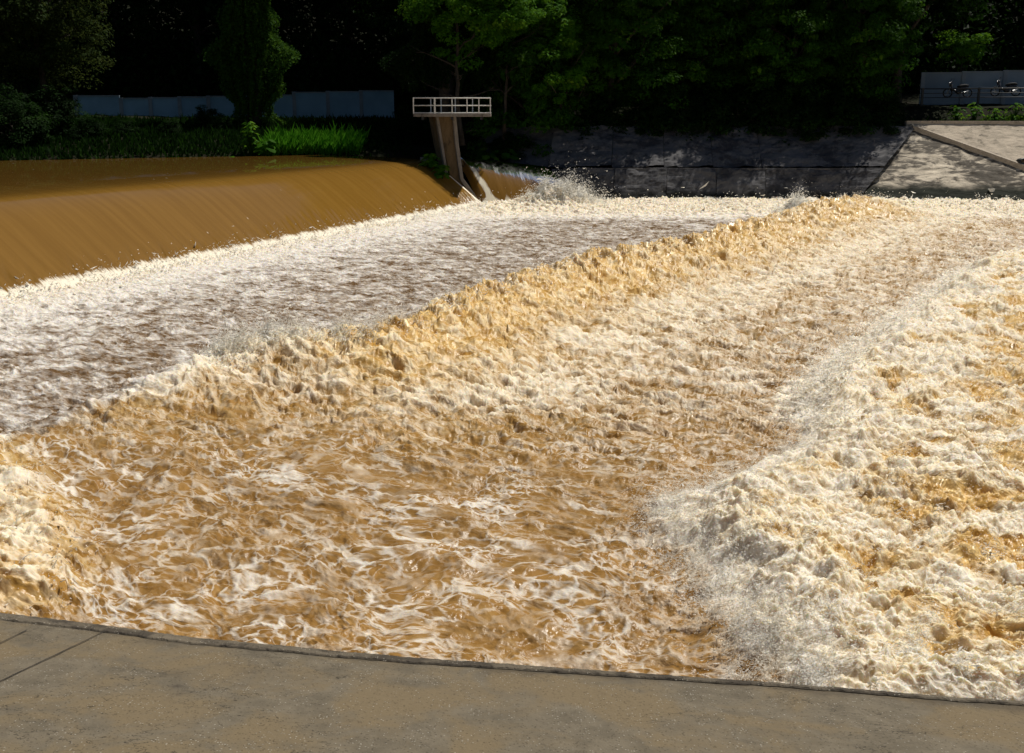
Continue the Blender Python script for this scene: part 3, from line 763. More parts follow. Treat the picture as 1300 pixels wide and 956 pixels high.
# ------------------------------------------------------------------ weir pier with its railed platform
M_PIER = mat_concrete('pier_concrete', (.17,.115,.06), (.06,.045,.03), .9, (1,1,.35), stain=.56)
M_RIB = mat_concrete('pier_rib_concrete', (.24,.21,.18), (.09,.075,.06), 1.2, (1,1,.4), stain=.58)
def build_pier():
    F3 = np.array((FD[0], FD[1], 0)); Z = np.array((0,0,1.)); D3 = np.array((WDIR[0], WDIR[1], 0))
    def at(px, py, D=56.3): return WD(px, py, D)
    base = at(577, 225); e = empty('weir_pier', (0,0,0))
    tag(e, 'leaning concrete weir pier carrying a small white railed platform', 'pier')
    # side outline in the (x,z) of the photograph's facing side, set 1.5 m deep away from us
    def quad(name, pts, mat, yoff, depth, bevel=.02):
        poly = [at(a, b) for a, b in pts]; mb = MB()
        n = len(poly); back = [p+np.array((-.30*depth, depth, 0)) for p in poly]; lo = [p+np.array((0, yoff, 0)) for p in poly]
        mb.add(lo+back, [tuple(range(n)), tuple(range(n, 2*n))[::-1]]+[((i+1) % n, i, n+i, n+(i+1) % n) for i in range(n)])
        return mb.build(name, mat, e, bevel=bevel)
    quad('pier_wall', [(555,146),(575,146),(583,190),(588,226),(602,262),(588,262),(572,226),(563,190)], M_PIER, .22, 2.2)
    quad('rib', [(553,145),(556.5,145),(563,185),(570,227),(566.5,227),(560,185)], M_RIB, -.05, .35)
    quad('rib', [(574.5,145),(579,145),(583,185),(588.5,226),(608,254),(602.5,256),(584.5,228),(578.5,185)], M_RIB, -.05, .35)
    quad('sill', [(569,228),(571,226),(594,254),(592,258)], M_RIB, -.15, .5)
    # ledge wall running up the end of the weir crest
    A = at(535, 202, 57.6); B = at(594, 262, 55.4); mb = MB()
    for i in range(10):
        t0, t1 = i/10, (i+1)/10
        zt = lambda t: A[2]+(B[2]-A[2])*(t*.7+.3*t*t)
        a = A+(B-A)*t0; b = A+(B-A)*t1; a[2] = zt(t0); b[2] = zt(t1)
        o = [np.array(v) for v in ((-.08,0,-.5),(-.08,0,.10),(.22,.25,.12),(.22,.25,-.5))]
        mb.add([a+v for v in o]+[b+v for v in o], [(0,1,2,3),(4,5,6,7)[::-1],(1,0,4,5),(2,1,5,6),(3,2,6,7)])
    mb.build('end_sill', M_RIB, e)
    # platform
    x0, x1 = at(525,140,56)[0], at(623,140,56)[0]; yf, yb = 55.7, 57.7; zd = at(560,147,55.7)[2]
    mb = MB(); mb.box(((x0+x1)/2, (yf+yb)/2, zd+.03), (x1-x0, yb-yf, .16)); pl = mb.build('platform', M_RIB, e, bevel=.02)
    mb = MB()
    for xx in (x0+.5, x1-.5, (x0+x1)/2): mb = MB(); mb.box((xx, (yf+yb)/2, zd-.13), (.12, yb-yf-.1, .16)); mb.build('bearer', M_BLACKRAIL, pl)
    rl = empty('railing', (0,0,0), 0, e)
    zt = at(560,124.3,55.7)[2]; zb = zd+.10
    front = [525,552,574,593,608,622.5]; rear = [547,560,578,600]
    for fx in front:
        X = at(fx,140,55.76)[0]; mb = MB(); mb.box((X, yf+.06, (zt+zb)/2), (.055 if fx != 552 else .09, .055, zt-zb)); mb.build('post', M_RAIL, rl)
    for fx in rear:
        X = at(fx,140,57.6)[0]; mb = MB(); mb.box((X, yb-.06, (zt+zb)/2), (.055, .055, zt-zb)); mb.build('post', M_RAIL, rl)
    for yy in (yf+.06, yb-.06):
        for zz in (zt, (zt+zb)/2+.02, zb+.05):
            mb = MB(); mb.tube([(x0+.03, yy, zz), (x1-.03, yy, zz)], .024, 8); mb.build('rail', M_RAIL, rl, True)
    for xx in (x0+.03, x1-.03):
        for zz in (zt, (zt+zb)/2+.02, zb+.05):
            mb = MB(); mb.tube([(xx, yf+.06, zz), (xx, yb-.06, zz)], .03, 8); mb.build('rail', M_RAIL, rl, True)
build_pier()

# ------------------------------------------------------------------ boundary walls
def build_wall(name, label, A, B, ztop, step, parts_n, base_drop=2.4, wm=None):
    A = np.array(A, float); B = np.array(B, float); d = B-A; L = np.linalg.norm(d[:2]); u = d/L; a = math.atan2(u[1], u[0])
    M = np.array([(math.cos(a), -math.sin(a), 0), (math.sin(a), math.cos(a), 0), (0,0,1)])
    e = empty(name, (0,0,0)); tag(e, label, 'wall', 'pale blue boundary walls behind the river')
    for i in range(parts_n):
        t0, t1 = i/parts_n, (i+1)/parts_n
        zt = ztop[0]+(ztop[1]-ztop[0])*(t0+t1)/2 + (step if i == 0 else 0)
        c = A+d*(t0+t1)/2; h = base_drop
        mb = MB(); mb.box((c[0], c[1], zt-h/2), (L/parts_n-.02, .14, h), M); mb.build('panel', wm or M_WALL, e)
        mb = MB(); mb.box((c[0], c[1], zt+.042), (L/parts_n-.004, .24, .08), M); mb.build('coping', M_CAP, e)
        pc = A+d*t0
        mb = MB(); mb.box((pc[0], pc[1]-.04, zt-h/2+.01), (.26, .26, h+.16), M); mb.build('post', M_CAP if step == 0 else M_WALL, e)
    return e
pA = WD(96,124,74); pB = WD(152,124,74.6)
build_wall('boundary_wall', 'short higher stretch of pale blue wall between the trees at left', pA, pB, (WD(120,122.3,74)[2],)*2, 0, 1)
pA = WD(153.5,126,74.7); pB = WD(372,120,77)
build_wall('boundary_wall', 'long pale blue wall seen left of and behind the vine draped tree', pA, pB, (WD(160,126,74.7)[2], WD(372,121,77)[2]), 0, 6)
pA = WD(373,118,77.1); pB = WD(500,116,78.5)
build_wall('boundary_wall', 'taller blue wall stretch behind the bright grass, right of vine tree', pA, pB, (WD(373,118.5,77.1)[2], WD(500,115.5,78.5)[2]), 0, 3, 3.0)
pA = WD(1172,94,72); pB = WD(1440,86,69)
build_wall('boundary_wall', 'grey blue wall above the sunlit concrete slope at right', pA, pB, (WD(1172,94,72)[2], WD(1440,87,69)[2]), 0, 5, 3.2, M_WALL2)
# fence of dark rails with posts
def build_fence():
    e = empty('metal_fence', (0,0,0)); tag(e, 'dark metal rail fence in front of the right hand wall', 'fence')
    A = WD(1165,113,68.5); B = WD(1420,111,66.5); d = B-A
    for k, off in enumerate((0, -.28, -.55)):
        mb = MB(); mb.tube([A+np.array((0,0,off)), B+np.array((0,0,off))], .035 if k == 0 else .022, 8); mb.build('rail', M_BLACKRAIL, e, True)
    for px in (1172, 1245, 1318, 1390):
        t = (px-1165)/255; p = A+d*t; mb = MB(); mb.box((p[0], p[1]+.02, p[2]-.5), (.14, .10, 1.12)); mb.build('post', M_BLACKRAIL, e)
build_fence()

# ------------------------------------------------------------------ parked motorbikes
M_BIKE = mat_simple('bike_bodywork', (.03,.03,.035), .3, .2, 5); M_TYRE = mat_simple('tyre_rubber', (.015,.015,.015), .8, .2, 8); M_CHROME = mat_simple('bike_metal', (.45,.45,.45), .3, .1, 9, metallic=.8)
def build_bike(loc, rz):
    e = empty('motorbike', loc, rz)
    for wx in (-.62, .62):
        w = MB(); pts = [(wx+.27*math.cos(a), 0, .30+.27*math.sin(a)) for a in np.linspace(0, 2*math.pi, 25)]
        w.tube(pts, .045, 8, False); wo = w.build('wheel', M_TYRE, e, True)
        h = MB(); h.tube([(wx,-.05,.30),(wx,.05,.30)], .05, 10)
        for k in range(6): a = k*math.pi/3; h.tube([(wx,0,.30),(wx+.24*math.cos(a),0,.30+.24*math.sin(a))], .008, 5)
        h.build('rim', M_CHROME, wo)
    b = MB(); b.tube([(-.60,0,.62),(-.25,0,.58),(.12,0,.42),(.38,0,.55),(.46,0,.88)], [.11,.14,.09,.10,.09], 10); b.ball((.47,0,.84), (.10,.13,.19)); b.ball((-.05,0,.36), (.20,.12,.15))
    b.build('body', M_BIKE, e, True)
    s = MB(); s.tube([(-.66,0,.76),(-.45,0,.77),(-.15,0,.73),(.05,0,.68)], [.07,.11,.11,.06], 10); s.build('seat', M_TYRE, e, True)
    f = MB(); f.tube([(.44,-.07,.80),(.62,-.07,.30)], .022, 8); f.tube([(.44,.07,.80),(.62,.07,.30)], .022, 8); f.build('fork', M_CHROME, e, True)
    hb = MB(); hb.tube([(.36,-.34,1.02),(.44,-.12,.98),(.44,.12,.98),(.36,.34,1.02)], .018, 8); hb.build('handlebar', M_CHROME, e, True)
    for sy in (-1, 1):
        mr = MB(); mr.tube([(.40,sy*.24,1.0),(.38,sy*.30,1.16)], .008, 5); mr.ball((.38,sy*.31,1.2), (.02,.07,.05)); mr.build('mirror', M_BIKE, e, True)
    hl = MB(); hl.ball((.55,0,.90), (.06,.08,.08)); hl.build('headlight', M_CHROME, e, True)
    ex = MB(); ex.tube([(.0,-.13,.28),(-.3,-.14,.30),(-.72,-.15,.42)], [.02,.035,.045], 8); ex.build('exhaust', M_CHROME, e, True)
    return e
bz = WD(1215,124,69.8)
b1 = build_bike((bz[0], 69.8, bz[2]-.0), R(170))
tag(b1, 'parked dark motorbike behind the rail fence, nearer the tree trunks', 'motorbike', 'motorbikes parked by the wall')
def copy_tree(o, parent=None):
    c = o.copy(); COL.objects.link(c); c.parent = parent
    for ch in list(o.children): copy_tree(ch, c)
    return c
b2 = copy_tree(b1); bz = WD(1276,122,69.2); b2.location = (bz[0], 69.2, bz[2]); b2.rotation_euler = (0,0,R(160))
tag(b2, 'parked dark motorbike behind the rail fence near the right edge', 'motorbike', 'motorbikes parked by the wall')

# ------------------------------------------------------------------ foliage
def leaves(C, Nrm, L, Wd, r):
    """rhombic leaves at centres C with normals Nrm"""
    n = len(C)
    Nrm = Nrm/ (np.linalg.norm(Nrm, axis=1)[:, None]+1e-9)
    a = r.normal(0, 1, (n, 3)); a -= (a*Nrm).sum(1)[:, None]*Nrm; a /= np.linalg.norm(a, axis=1)[:, None]+1e-9
    b = np.cross(Nrm, a)
    L = L[:, None]; Wd = Wd[:, None]
    V = np.stack([C-a*L*.5, C+b*Wd*.5-a*L*.08+Nrm*L*.06, C+a*L*.5-Nrm*L*.08, C-b*Wd*.5-a*L*.08+Nrm*L*.06], 1).reshape(-1, 3)
    return V, np.arange(n*4).reshape(-1, 4)
def crown_leaves(seed, rx, ry, rz, clumps, per, leaf=.2, droop=.0, hollow=.55, clump_r=.75, low_flat=1.0):
    r = np.random.default_rng(seed)
    d = r.normal(0, 1, (clumps, 3)); d /= np.linalg.norm(d, axis=1)[:, None]
    rad = hollow+(1-hollow)*r.random(clumps)**.6
    lump = 1+.22*np.sin(d[:, 0]*3.1+seed)+.18*np.sin(d[:, 1]*4.3+seed*2)+.15*np.sin(d[:, 2]*5+seed)
    c = d*rad[:, None]*lump[:, None]*np.array((rx, ry, rz))
    c[:, 2] = np.where(c[:, 2] < 0, c[:, 2]*low_flat, c[:, 2])
    cr = clump_r*r.uniform(.55, 1.35, clumps)
    ct = r.random(clumps)
    P = []; T = []; Nn = []
    for i in range(clumps):
        q = r.normal(0, 1, (per, 3)); q /= np.linalg.norm(q, axis=1)[:, None]
        m = (.35+.65*r.random(per)**.5)[:, None]
        off = q*m*cr[i]*np.array((1.15, 1.15, .62))
        off[:, 2] -= droop*(off[:, 0]**2+off[:, 1]**2)
        P.append(c[i]+off)
        Nn.append(q*.6+np.array((0,0,.8))+d[i]*.35+r.normal(0, .35, (per, 3)))
        T.append(np.clip(ct[i]*.6+r.random(per)*.4, 0, 1))
    P = np.concatenate(P); Nn = np.concatenate(Nn); T = np.concatenate(T)
    s = leaf*r.lognormal(0, .28, len(P))
    V, Fc = leaves(P, Nn, s, s*.55, r)
    return V, Fc, T
def trunk_mb(seed, h, r0, rx, rz, nb=7, lean=0.0):
    r = random.Random(seed); mb = MB(); pts = []; rad = []
    x = y = 0
    for i in range(9):
        t = i/8; x += r.uniform(-.12, .12)+lean*.1; y += r.uniform(-.1, .1); pts.append((x, y, h*t)); rad.append(r0*(1-.6*t)+(.25*r0 if i == 0 else 0))
    mb.tube(pts, rad, 9)
    for k in range(nb):
        i = 3+int(5*k/nb); p = pts[i]; a = k*2.4+r.uniform(-.4,.4); L = rx*r.uniform(.55, .9); up = rz*r.uniform(.2, .7)
        q = [p]
        for j in range(1, 6):
            t = j/5; q.append((p[0]+math.cos(a)*L*t+r.uniform(-.1,.1), p[1]+math.sin(a)*L*t+r.uniform(-.1,.1), p[2]+up*(t**.8)+r.uniform(-.1,.1)))
        rr = rad[i]*.55; mb.tube(q, [rr*(1-.16*j) for j in range(6)], 6)
        for z in range(2):
            b = q[2+z*2]; a2 = a+r.choice((-1,1))*r.uniform(.5,1); q2 = [b]+[(b[0]+math.cos(a2)*L*.4*t, b[1]+math.sin(a2)*L*.4*t, b[2]+up*.5*t+r.uniform(-.05,.05)) for t in (.33,.66,1)]
            mb.tube(q2, [rr*.4,rr*.3,rr*.2,rr*.1], 5)
    return mb
# prototypes: (trunk height, crown centre height, ...)
def make_tree(name, seed, h, cz, rx, ry, rz, clumps, per, mat, leaf=.2, r0=.22, droop=0.0, clump_r=.75, hollow=.5, low_flat=1.0):
    e = empty(name, (0,0,0))
    trunk_mb(seed, h, r0, rx, rz).build('trunk', M_BARK, e, True)
    V, Fc, T = crown_leaves(seed, rx, ry, rz, clumps, per, leaf, droop, hollow, clump_r, low_flat)
    V = V+np.array((0,0,cz))
    mesh_np('crown', V, Fc, mat, False, e, fattr=dict(tone=T))
    return e
BG = 'trees of the wooded far bank'
protos = {}
protos['dark'] = make_tree('broadleaf_tree', 11, 11, 10.5, 5.2, 4.6, 6.5, 330, 120, M_LEAF_DARK, .24, .3, low_flat=1.05, clump_r=.95)
protos['mid'] = make_tree('broadleaf_tree', 23, 9, 8.2, 4.4, 4.0, 5.6, 330, 130, M_LEAF_DEEP, .22, .26, low_flat=1.1, clump_r=.75)
protos['pale'] = make_tree('broadleaf_tree', 31, 10, 9.0, 4.6, 4.2, 6.0, 300, 110, M_LEAF_PALE, .20, .24, low_flat=1.1, clump_r=.8)
protos['bush'] = make_tree('bank_shrub', 47, 2.0, 1.9, 2.6, 2.0, 1.9, 110, 120, M_LEAF_DARK, .17, .08, low_flat=.9, clump_r=.55)
first = {k: True for k in protos}
def place(kind, px, D, s, label, rz=None, dz=0.0, sz=None, cat='tree', group=BG, zc=None):
    x = (px-650)*D/F_PX*1.0
    z = float(terr(np.array([x]), np.array([D]))[0])-.15+dz if zc is None else zc
    e = protos[kind] if first[kind] else copy_tree(protos[kind]); first[kind] = False
    e.location = (x, D, z); e.rotation_euler = (0,0,R(random.uniform(0, 360) if rz is None else rz)); e.scale = (s, s, sz or s)
    tag(e, label, cat, group); return e

# left: pale leaved trees reaching down to the pool
place('pale', 8, 60, 1.0, 'pale leaved tree at the far left hanging low over the pool')
place('pale', 75, 63, .85, 'pale leaved tree second from the left edge beside the pool', dz=1.0)
place('pale', -90, 58, 1.1, 'pale leaved tree cut by the left edge of the photo')
# row behind the walls
row = [(-60,88,1.25,'dark'),(60,86,1.2,'dark'),(170,88,1.3,'dark'),(265,85,1.2,'dark'),(355,89,1.3,'dark'),(450,86,1.25,'dark'),(545,90,1.3,'dark'),
       (640,84,1.25,'dark'),(740,88,1.3,'dark'),(840,84,1.3,'dark'),(935,88,1.25,'dark'),(1030,84,1.3,'dark'),(1125,88,1.3,'dark'),(1200,93,1.1,'dark'),(1300,93,1.2,'dark'),(1390,82,1.2,'dark')]
where = ['off the left edge','above the far left bank','above the short wall stretch','above the middle of the left wall','directly behind the vine draped tree','above the right part of the left wall',
 'behind the platform railing, far back','behind the side chute, far back','behind the bright leaved tree, far back','above the middle of the shaded embankment, far back','far back, left of the sunlit slope','far back behind the vine hung right bank',
 'far back left of the small sunny tree','far back above the right wall','far back at the right edge','beyond the right edge of the wall']
for (px, D, s, k), w in zip(row, where): place(k, px, D, s, 'tall dark tree standing '+w)
# behind those, higher up the rise
for i, px in enumerate(range(-120, 1500, 135)):
    place('dark', px+random.uniform(-20,20), 104+random.uniform(-4,4), 1.7, 'very tall dark tree high on the rise behind the wood', group='tallest trees on the far rise')
# right bank front row, branches hanging over the embankment
place('mid', 690, 65.0, 1.0, 'tree with bright sunlit leaves right of the platform', rz=40)
place('mid', 775, 64.8, .95, 'mid green tree right of the bright leaved tree above embankment', rz=160)
place('mid', 850, 67, .95, 'dark tree leaning over the left half of the shaded embankment', dz=-1)
place('mid', 925, 68, 1.0, 'dark tree above the middle of the shaded embankment', dz=-1)
place('mid', 1000, 66.5, .95, 'dark tree above the right half of the shaded embankment', dz=-1.2)
place('mid', 1075, 67.5, 1.0, 'dark tree just left of the sunlit concrete slope', dz=-1)
place('dark', 1125, 71, 1.05, 'dark tree beside the left end of the grey blue wall', dz=0)
place('dark', 575, 73, 1.0, 'dark tree behind the platform railing and its pier', dz=0)
place('dark', 640, 70, .9, 'dark tree behind the side chute', dz=0)
# shrubs overhanging the embankment and along the pool bank
SG = 'shrubs along the far bank'
sh = [(672,63.2,.8,'above the splash at the bank corner'),(715,64.0,1.0,'at the left end of the shaded embankment top'),(770,64.2,1.0,'second along the embankment top from the left'),
      (820,64.0,1.0,'third along the embankment top from the left'),(868,64.0,1.05,'fourth along the embankment top from the left'),(915,64.3,1.0,'fifth along the embankment top from the left'),
      (962,63.9,1.1,'sixth along the embankment top, hanging lowest'),(1010,64.1,1.0,'third from the right end of the embankment top'),(1055,64.2,1.0,'second from the right end of the embankment top'),(1098,64.6,.9,'at the right end of the shaded embankment top')]
for px, D, s, w in sh: place('bush', px, D, s, 'dark shrub '+w, cat='shrub', group=SG, dz=-.3)
sh = [(120,60,.4,'on the pool bank under the short wall stretch'),(170,62,.32,'on the pool bank right of the short wall stretch'),(225,63,.32,'on the pool bank midway along the left wall'),
      (275,66,.45,'left of the vine draped trunk'),(25,57,.8,'low over the water at the far left'),(70,60,.75,'beside the water under the pale leaved trees'),(500,66,.4,'right of the bright grass'),(525,67.5,.6,'behind the left end of the platform'),
      (600,64.5,.8,'behind the pier foot'),(645,65,.8,'between the side chute and the trees')]
for px, D, s, w in sh: place('bush', px, D, s, 'dark shrub '+w, cat='shrub', group=SG, dz=-.2)

# small sunny tree above the right wall
e = make_tree('small_tree', 61, 4.6, 5.0, 1.35, 1.2, 1.1, 46, 110, M_LEAF_BRIGHT, .18, .07, clump_r=.42, hollow=.3)
p = WD(1222, 62, 73.5); e.location = (p[0], 73.5, p[2]-5.0); tag(e, 'small sunlit round tree rising behind the right hand wall', 'tree')

# understorey that closes the wood behind the walls
def understorey():
    r = np.random.default_rng(404); n = 120000
    y = r.uniform(80, 100, n); x = (r.uniform(-260, 1560, n)-650)*y/F_PX
    z = terr(x, y)+r.gamma(2.4, 1.9, n)*(.7+.5*fbm(x*.15, y*.15, 3, .5, 61))
    P = np.stack([x, y, z], 1); Nn = r.normal(0, 1, (n, 3))+np.array((0,-.3,.6)); s = .42*r.lognormal(0, .3, n)
    V, Fc = leaves(P, Nn, s, s*.6, r)
    o = mesh_np('undergrowth', V, Fc, M_LEAF_DARK, False, fattr=dict(tone=r.random(n)*.7)); tag(o, 'deep dark undergrowth of the wood behind the walls', 'undergrowth', kind='stuff')
understorey()

# hanging vines: strands of leaves
def make_vines(name, label, px0, px1, top_py, bot_py, D, n_str, mat, seed, depth=1.2, leaf=.14, group=None, trunk=True, wob=.25):
    r = np.random.default_rng(seed)
    A = WD(px0, bot_py, D); B = WD(px1, bot_py, D); zt = WD(px0, top_py, D)[2]; zb = A[2]
    P = []; T = []; cen = np.array(((A[0]+B[0])/2, D, 0))
    for i in range(n_str):
        x = r.uniform(A[0], B[0]); y = D+r.uniform(-depth, depth)*.5; top = zt+r.uniform(-.3, .8); bot = zb+abs(r.normal(0, .35))*(zt-zb)*.6
        L = max(top-bot, .3); m = int(L*26); z = np.linspace(bot, top, m)
        ph = r.uniform(0, 6)
        xs = x+wob*.35*np.sin(z*.8+ph)+r.normal(0, .07, m); ys = y+.08*np.sin(z*1.1+ph)+r.normal(0, .07, m)
        lump = 1+.30*np.sin(z*1.1+seed)+.18*np.sin(z*2.7+seed*2)-.10*(z-zb)/(zt-zb); xs = (A[0]+B[0])/2+(xs-(A[0]+B[0])/2)*lump
        P.append(np.stack([xs, ys, z], 1)); T.append(np.clip(r.random()*.6+r.random(m)*.4, 0, 1))
    P = np.concatenate(P); T = np.concatenate(T)
    Nn = r.normal(0, 1, (len(P), 3))*.6+np.array((0,-.55,.5)); s = leaf*r.lognormal(0, .3, len(P))
    V, Fc = leaves(P, Nn, s, s*.65, r)
    if trunk:
        gz = float(terr(cen[0:1], cen[1:2])[0])
        e = empty(name, (cen[0], D, gz)); tag(e, label, 'tree', group)
        mb = MB(); mb.tube([(0,0,-.2),(.1,0,2),(-.05,.1,5),(.1,0,zt-gz)], [.5,.4,.34,.25], 10); mb.build('trunk', M_BARK, e, True)
        mesh_np('vine_curtain', V-np.array((cen[0], D, gz)), Fc, mat, False, e, fattr=dict(tone=T)); return e
    o = mesh_np(name, V, Fc, mat, False, None, fattr=dict(tone=T)); tag(o, label, 'vine', group); return o
make_vines('vine_covered_tree', 'tree trunk wrapped in a hanging curtain of vines left of bright grass', 284, 362, -60, 158, 69, 210, M_LEAF_MID, 5, 2.4, .16)
make_vines('vine_covered_tree', 'tree hung with long drooping vines just behind the railed platform', 508, 620, -60, 118, 62.5, 230, M_LEAF_DARK, 6, 2.0, .15)
# lit leaf mounds over the platform (vine crown)
e = make_tree('leafy_tree', 83, 7, 7.6, 3.0, 2.2, 2.3, 130, 150, M_LEAF_BRIGHT, .17, .16, clump_r=.6, hollow=.6)
p = WD(585, 18, 60.5); e.location = (p[0], 60.5, p[2]-7.3); tag(e, 'bright leaved tree arching above the railed platform', 'tree')
e = make_tree('leafy_tree', 97, 7, 7.6, 2.6, 2.0, 2.6, 150, 150, M_LEAF_BRIGHT, .17, .12, clump_r=.5, hollow=.5)
p = WD(642, 12, 61.8); e.location = (p[0], 61.8, p[2]-7.4); tag(e, 'bright green tree between the platform tree and the chute tree', 'tree')
e = make_tree('leafy_tree', 91, 5.4, 5.6, 2.7, 2.0, 3.6, 190, 130, M_LEAF_BRIGHT, .19, .14, clump_r=.5, hollow=.4)
p = WD(708, 70, 63.2); e.location = (p[0], 63.2, p[2]-5.9); tag(e, 'yellow green tree hanging over the side chute', 'tree')

# ------------------------------------------------------------------ grass and plants by the pool
def blades(name, label, n, region, hgt, mat, seed, cat='grass', kind='stuff', w=.03):
    r = np.random.default_rng(seed); x, y = region(r, n)
    z = terr(x, y); h = hgt*r.lognormal(0, .3, len(x))
    a = r.uniform(0, 6.28, len(x)); lean = r.uniform(.1, .55, len(x))*h
    dx = np.cos(a); dy = np.sin(a)
    w_ = w*r.uniform(.6, 1.5, len(x))
    B = np.stack([x, y, z-.05], 1); side = np.stack([-dy, dx, 0*dx], 1)*w_[:, None]
    mid = B+np.stack([dx*lean*.35, dy*lean*.35, h*.6], 1); tip = B+np.stack([dx*lean, dy*lean, h*.95], 1)
    V = np.stack([B-side, B+side, mid+side*.8, tip, mid-side*.8], 1).reshape(-1, 3)
    Fc = (np.array([0,1,2,3,4])[None]+(np.arange(len(x))*5)[:, None])
    o = mesh_np(name, V, Fc, mat, False, fattr=dict(tone=r.random(len(x)))); tag(o, label, cat, kind=kind); return o
def bank_region(px0, px1, d0, d1):
    def f(r, n):
        D0 = 62; x0 = (px0-650)*62/F_PX; x1 = (px1-650)*62/F_PX
        x = r.uniform(x0, x1, n); by = np.interp(x, BANK[:, 0], BANK[:, 1]); y = by+r.uniform(d0, d1, n)
        xc = (x-(x0+x1)/2)/((x1-x0)/2); m = r.random(n) > np.abs(xc)**6
        return x[m], y[m]
    return f
blades('bright_grass', 'bright green tall grass lit on the pool bank', 16000, bank_region(350,462,.2,3.0), .62, M_GRASS, 1)
blades('dark_grass', 'dark ground cover in shade along the pool bank', 26000, bank_region(-60,530,.0,17), .32, M_LEAF_DARK, 2, w=.05)
blades('bank_weeds', 'low dark weeds on the bank top above the right slope', 2500, (lambda r, n: (r.uniform(24, 36, n), r.uniform(64.5, 67, n))), .28, M_LEAF_MID, 3, w=.04)
def broad_plant(name, label, loc, n, size, mat, seed, height, cat='plant', stem=.6, group=None):
    """upright plant: stems carrying broad leaves"""
    r = np.random.default_rng(seed); e = empty(name, tuple(loc)); tag(e, label, cat, group)
    st = MB(); V = []; Fs = []; T = []
    for i in range(n):
        a = r.uniform(0, 6.28); t = r.random(); h = height*(.25+.75*t); rr = stem*(1-.5*t)*r.uniform(.3, 1)
        tip = np.array((math.cos(a)*rr, math.sin(a)*rr, h)); st.tube([(0,0,-.1), (tip[0]*.4, tip[1]*.4, h*.6), tip], [.02,.015,.008], 5)
        d = np.array((math.cos(a), math.sin(a), -.35)); d /= np.linalg.norm(d); u = np.cross(d, (0,0,1)); u /= np.linalg.norm(u)
        L = size*r.uniform(.7, 1.3); w = L*.38; b = len(V)
        nup = np.cross(u, d)
        V += [tip, tip+d*L*.25+u*w, tip+d*L*.65+u*w*.8-nup*.04, tip+d*L-nup*.1*L, tip+d*L*.65-u*w*.8-nup*.04, tip+d*L*.25-u*w, tip+d*L*.4+nup*L*.05]
        Fs += [(b,b+1,b+6),(b+1,b+2,b+6),(b+2,b+3,b+6),(b+3,b+4,b+6),(b+4,b+5,b+6),(b+5,b,b+6)]; T += [r.random()]*6
    st.build('stem', mat, e, True); mesh_np('leaves', np.array(V), np.array(Fs), mat, False, e, fattr=dict(tone=T)); return e
def gp(px, D, dz=0.0):
    x = (px-650)*D/F_PX; return np.array((x, D, float(terr(np.array([x]), np.array([D]))[0])+dz))
broad_plant('leafy_plant', 'upright bright leafy plant at the left end of the grass', gp(324,58.8), 60, .26, M_LEAF_BRIGHT, 3, 1.9, stem=.5)
broad_plant('elephant_ear', 'low elephant ear plant with big leaves at the pool edge', gp(305,57.9,-.1), 12, .55, M_LEAF_BRIGHT, 4, .7, stem=.7)
broad_plant('leafy_plant', 'big leaved plant tucked between grass and vine tree', gp(342,59.2), 16, .5, M_LEAF_BRIGHT, 5, .9, stem=.6)
q_ = WD(546,212,55.9); broad_plant('ledge_weed', 'dark green weeds growing on the ledge left of the pier', (q_[0], q_[1], q_[2]-.1), 60, .30, M_LEAF_BRIGHT, 6, .85, stem=.5)
q_ = WD(560,226,55.4); broad_plant('ledge_weed', 'weed clump against the lower foot of the pier', (q_[0], q_[1], q_[2]-.1), 60, .30, M_LEAF_BRIGHT, 7, .85, stem=.45)
q_ = WD(618,196,60.3); broad_plant('fern_plant', 'fern like fronds above the left of the side chute', (q_[0], q_[1], q_[2]-.4), 22, .6, M_LEAF_MID, 8, .8, stem=.7)
q_ = WD(640,196,60.6); broad_plant('fern_plant', 'fern like fronds above the right of the side chute', (q_[0], q_[1], q_[2]-.4), 22, .6, M_LEAF_MID, 9, .8, stem=.7)
for k, (px, s, lab) in enumerate(((1214,1.0,'leafy weed on the coping below the left motorbike'),(1236,1.15,'taller leafy weed below the rail fence, between the motorbikes'),(1262,.8,'small leafy weed right of the taller one above the slope'),(1287,1.1,'leafy weed above the slope at the right edge'))):
    q_ = WD(px,150,66.2); broad_plant('bank_weed', lab, (q_[0], q_[1], q_[2]-.25), 34, .28*s, M_LEAF_BRIGHT, 20+k, 1.1*s, stem=.6, group='weeds above the sunlit slope')
# branches hanging over the side chute (cast the shade on it)
e = make_tree('overhanging_shrub', 101, 2.2, 2.0, 2.1, 1.6, 1.1, 60, 120, M_LEAF_DARK, .2, .08, clump_r=.5, hollow=.2)
q_ = WD(640,176,61.5); e.location = (q_[0]+.2, 61.9, q_[2]-2.0); e.scale = (.75,.75,.7); tag(e, 'dark shrub overhanging the top of the side chute', 'shrub')

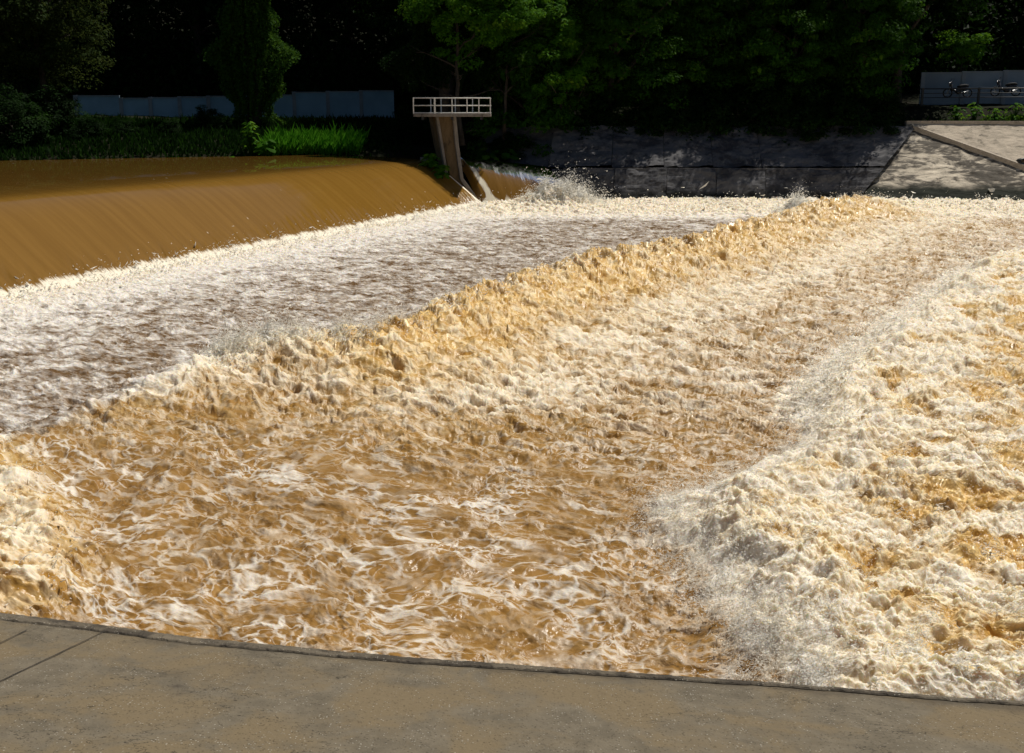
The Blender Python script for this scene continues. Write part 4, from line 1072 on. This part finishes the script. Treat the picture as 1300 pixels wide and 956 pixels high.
# ------------------------------------------------------------------ light
SUN_AZ, SUN_EL = R(48), R(61)        # from +Y towards +X
w = bpy.data.worlds.new('World'); scene.world = w; w.use_nodes = True
nt = w.node_tree; nt.nodes.clear()
sky = nt.nodes.new('ShaderNodeTexSky'); sky.sky_type = 'NISHITA'; sky.sun_disc = False
sky.sun_elevation = SUN_EL; sky.sun_rotation = SUN_AZ; sky.air_density = 1.0; sky.dust_density = .6
bg = nt.nodes.new('ShaderNodeBackground'); bg.inputs['Strength'].default_value = .05
ow = nt.nodes.new('ShaderNodeOutputWorld'); nt.links.new(sky.outputs[0], bg.inputs[0]); nt.links.new(bg.outputs[0], ow.inputs[0])
sl = bpy.data.lights.new('Sun', 'SUN'); sl.energy = 5.0; sl.angle = R(.53); sl.color = (1.0, .95, .86)
so = bpy.data.objects.new('Sun', sl); COL.objects.link(so)
from mathutils import Vector
sd_ = Vector((math.sin(SUN_AZ)*math.cos(SUN_EL), math.cos(SUN_AZ)*math.cos(SUN_EL), math.sin(SUN_EL)))
so.rotation_euler = sd_.to_track_quat('Z', 'Y').to_euler(); so.location = (40, 40, 60)

cam = bpy.data.cameras.new('Camera'); co = bpy.data.objects.new('Camera', cam); COL.objects.link(co)
co.location = (0,0,CAM_H); co.rotation_euler = (math.pi/2-PITCH, 0, 0)
cam.sensor_width = 36; cam.sensor_fit = 'HORIZONTAL'; cam.lens = 36; cam.shift_y = -45/1300; cam.clip_start = .1; cam.clip_end = 1500
scene.camera = co
vs = scene.view_settings; vs.view_transform = 'Standard'; vs.look = 'None'; vs.exposure = -0.25; vs.gamma = 1.0; vs.use_curve_mapping = False
scene.cycles.use_adaptive_sampling = True; scene.cycles.adaptive_threshold = .02; scene.cycles.max_bounces = 4; scene.cycles.diffuse_bounces = 2; scene.cycles.glossy_bounces = 2; scene.cycles.transmission_bounces = 2; scene.cycles.transparent_max_bounces = 4
scene.cycles.caustics_reflective = False; scene.cycles.caustics_refractive = False; scene.cycles.use_denoising = True
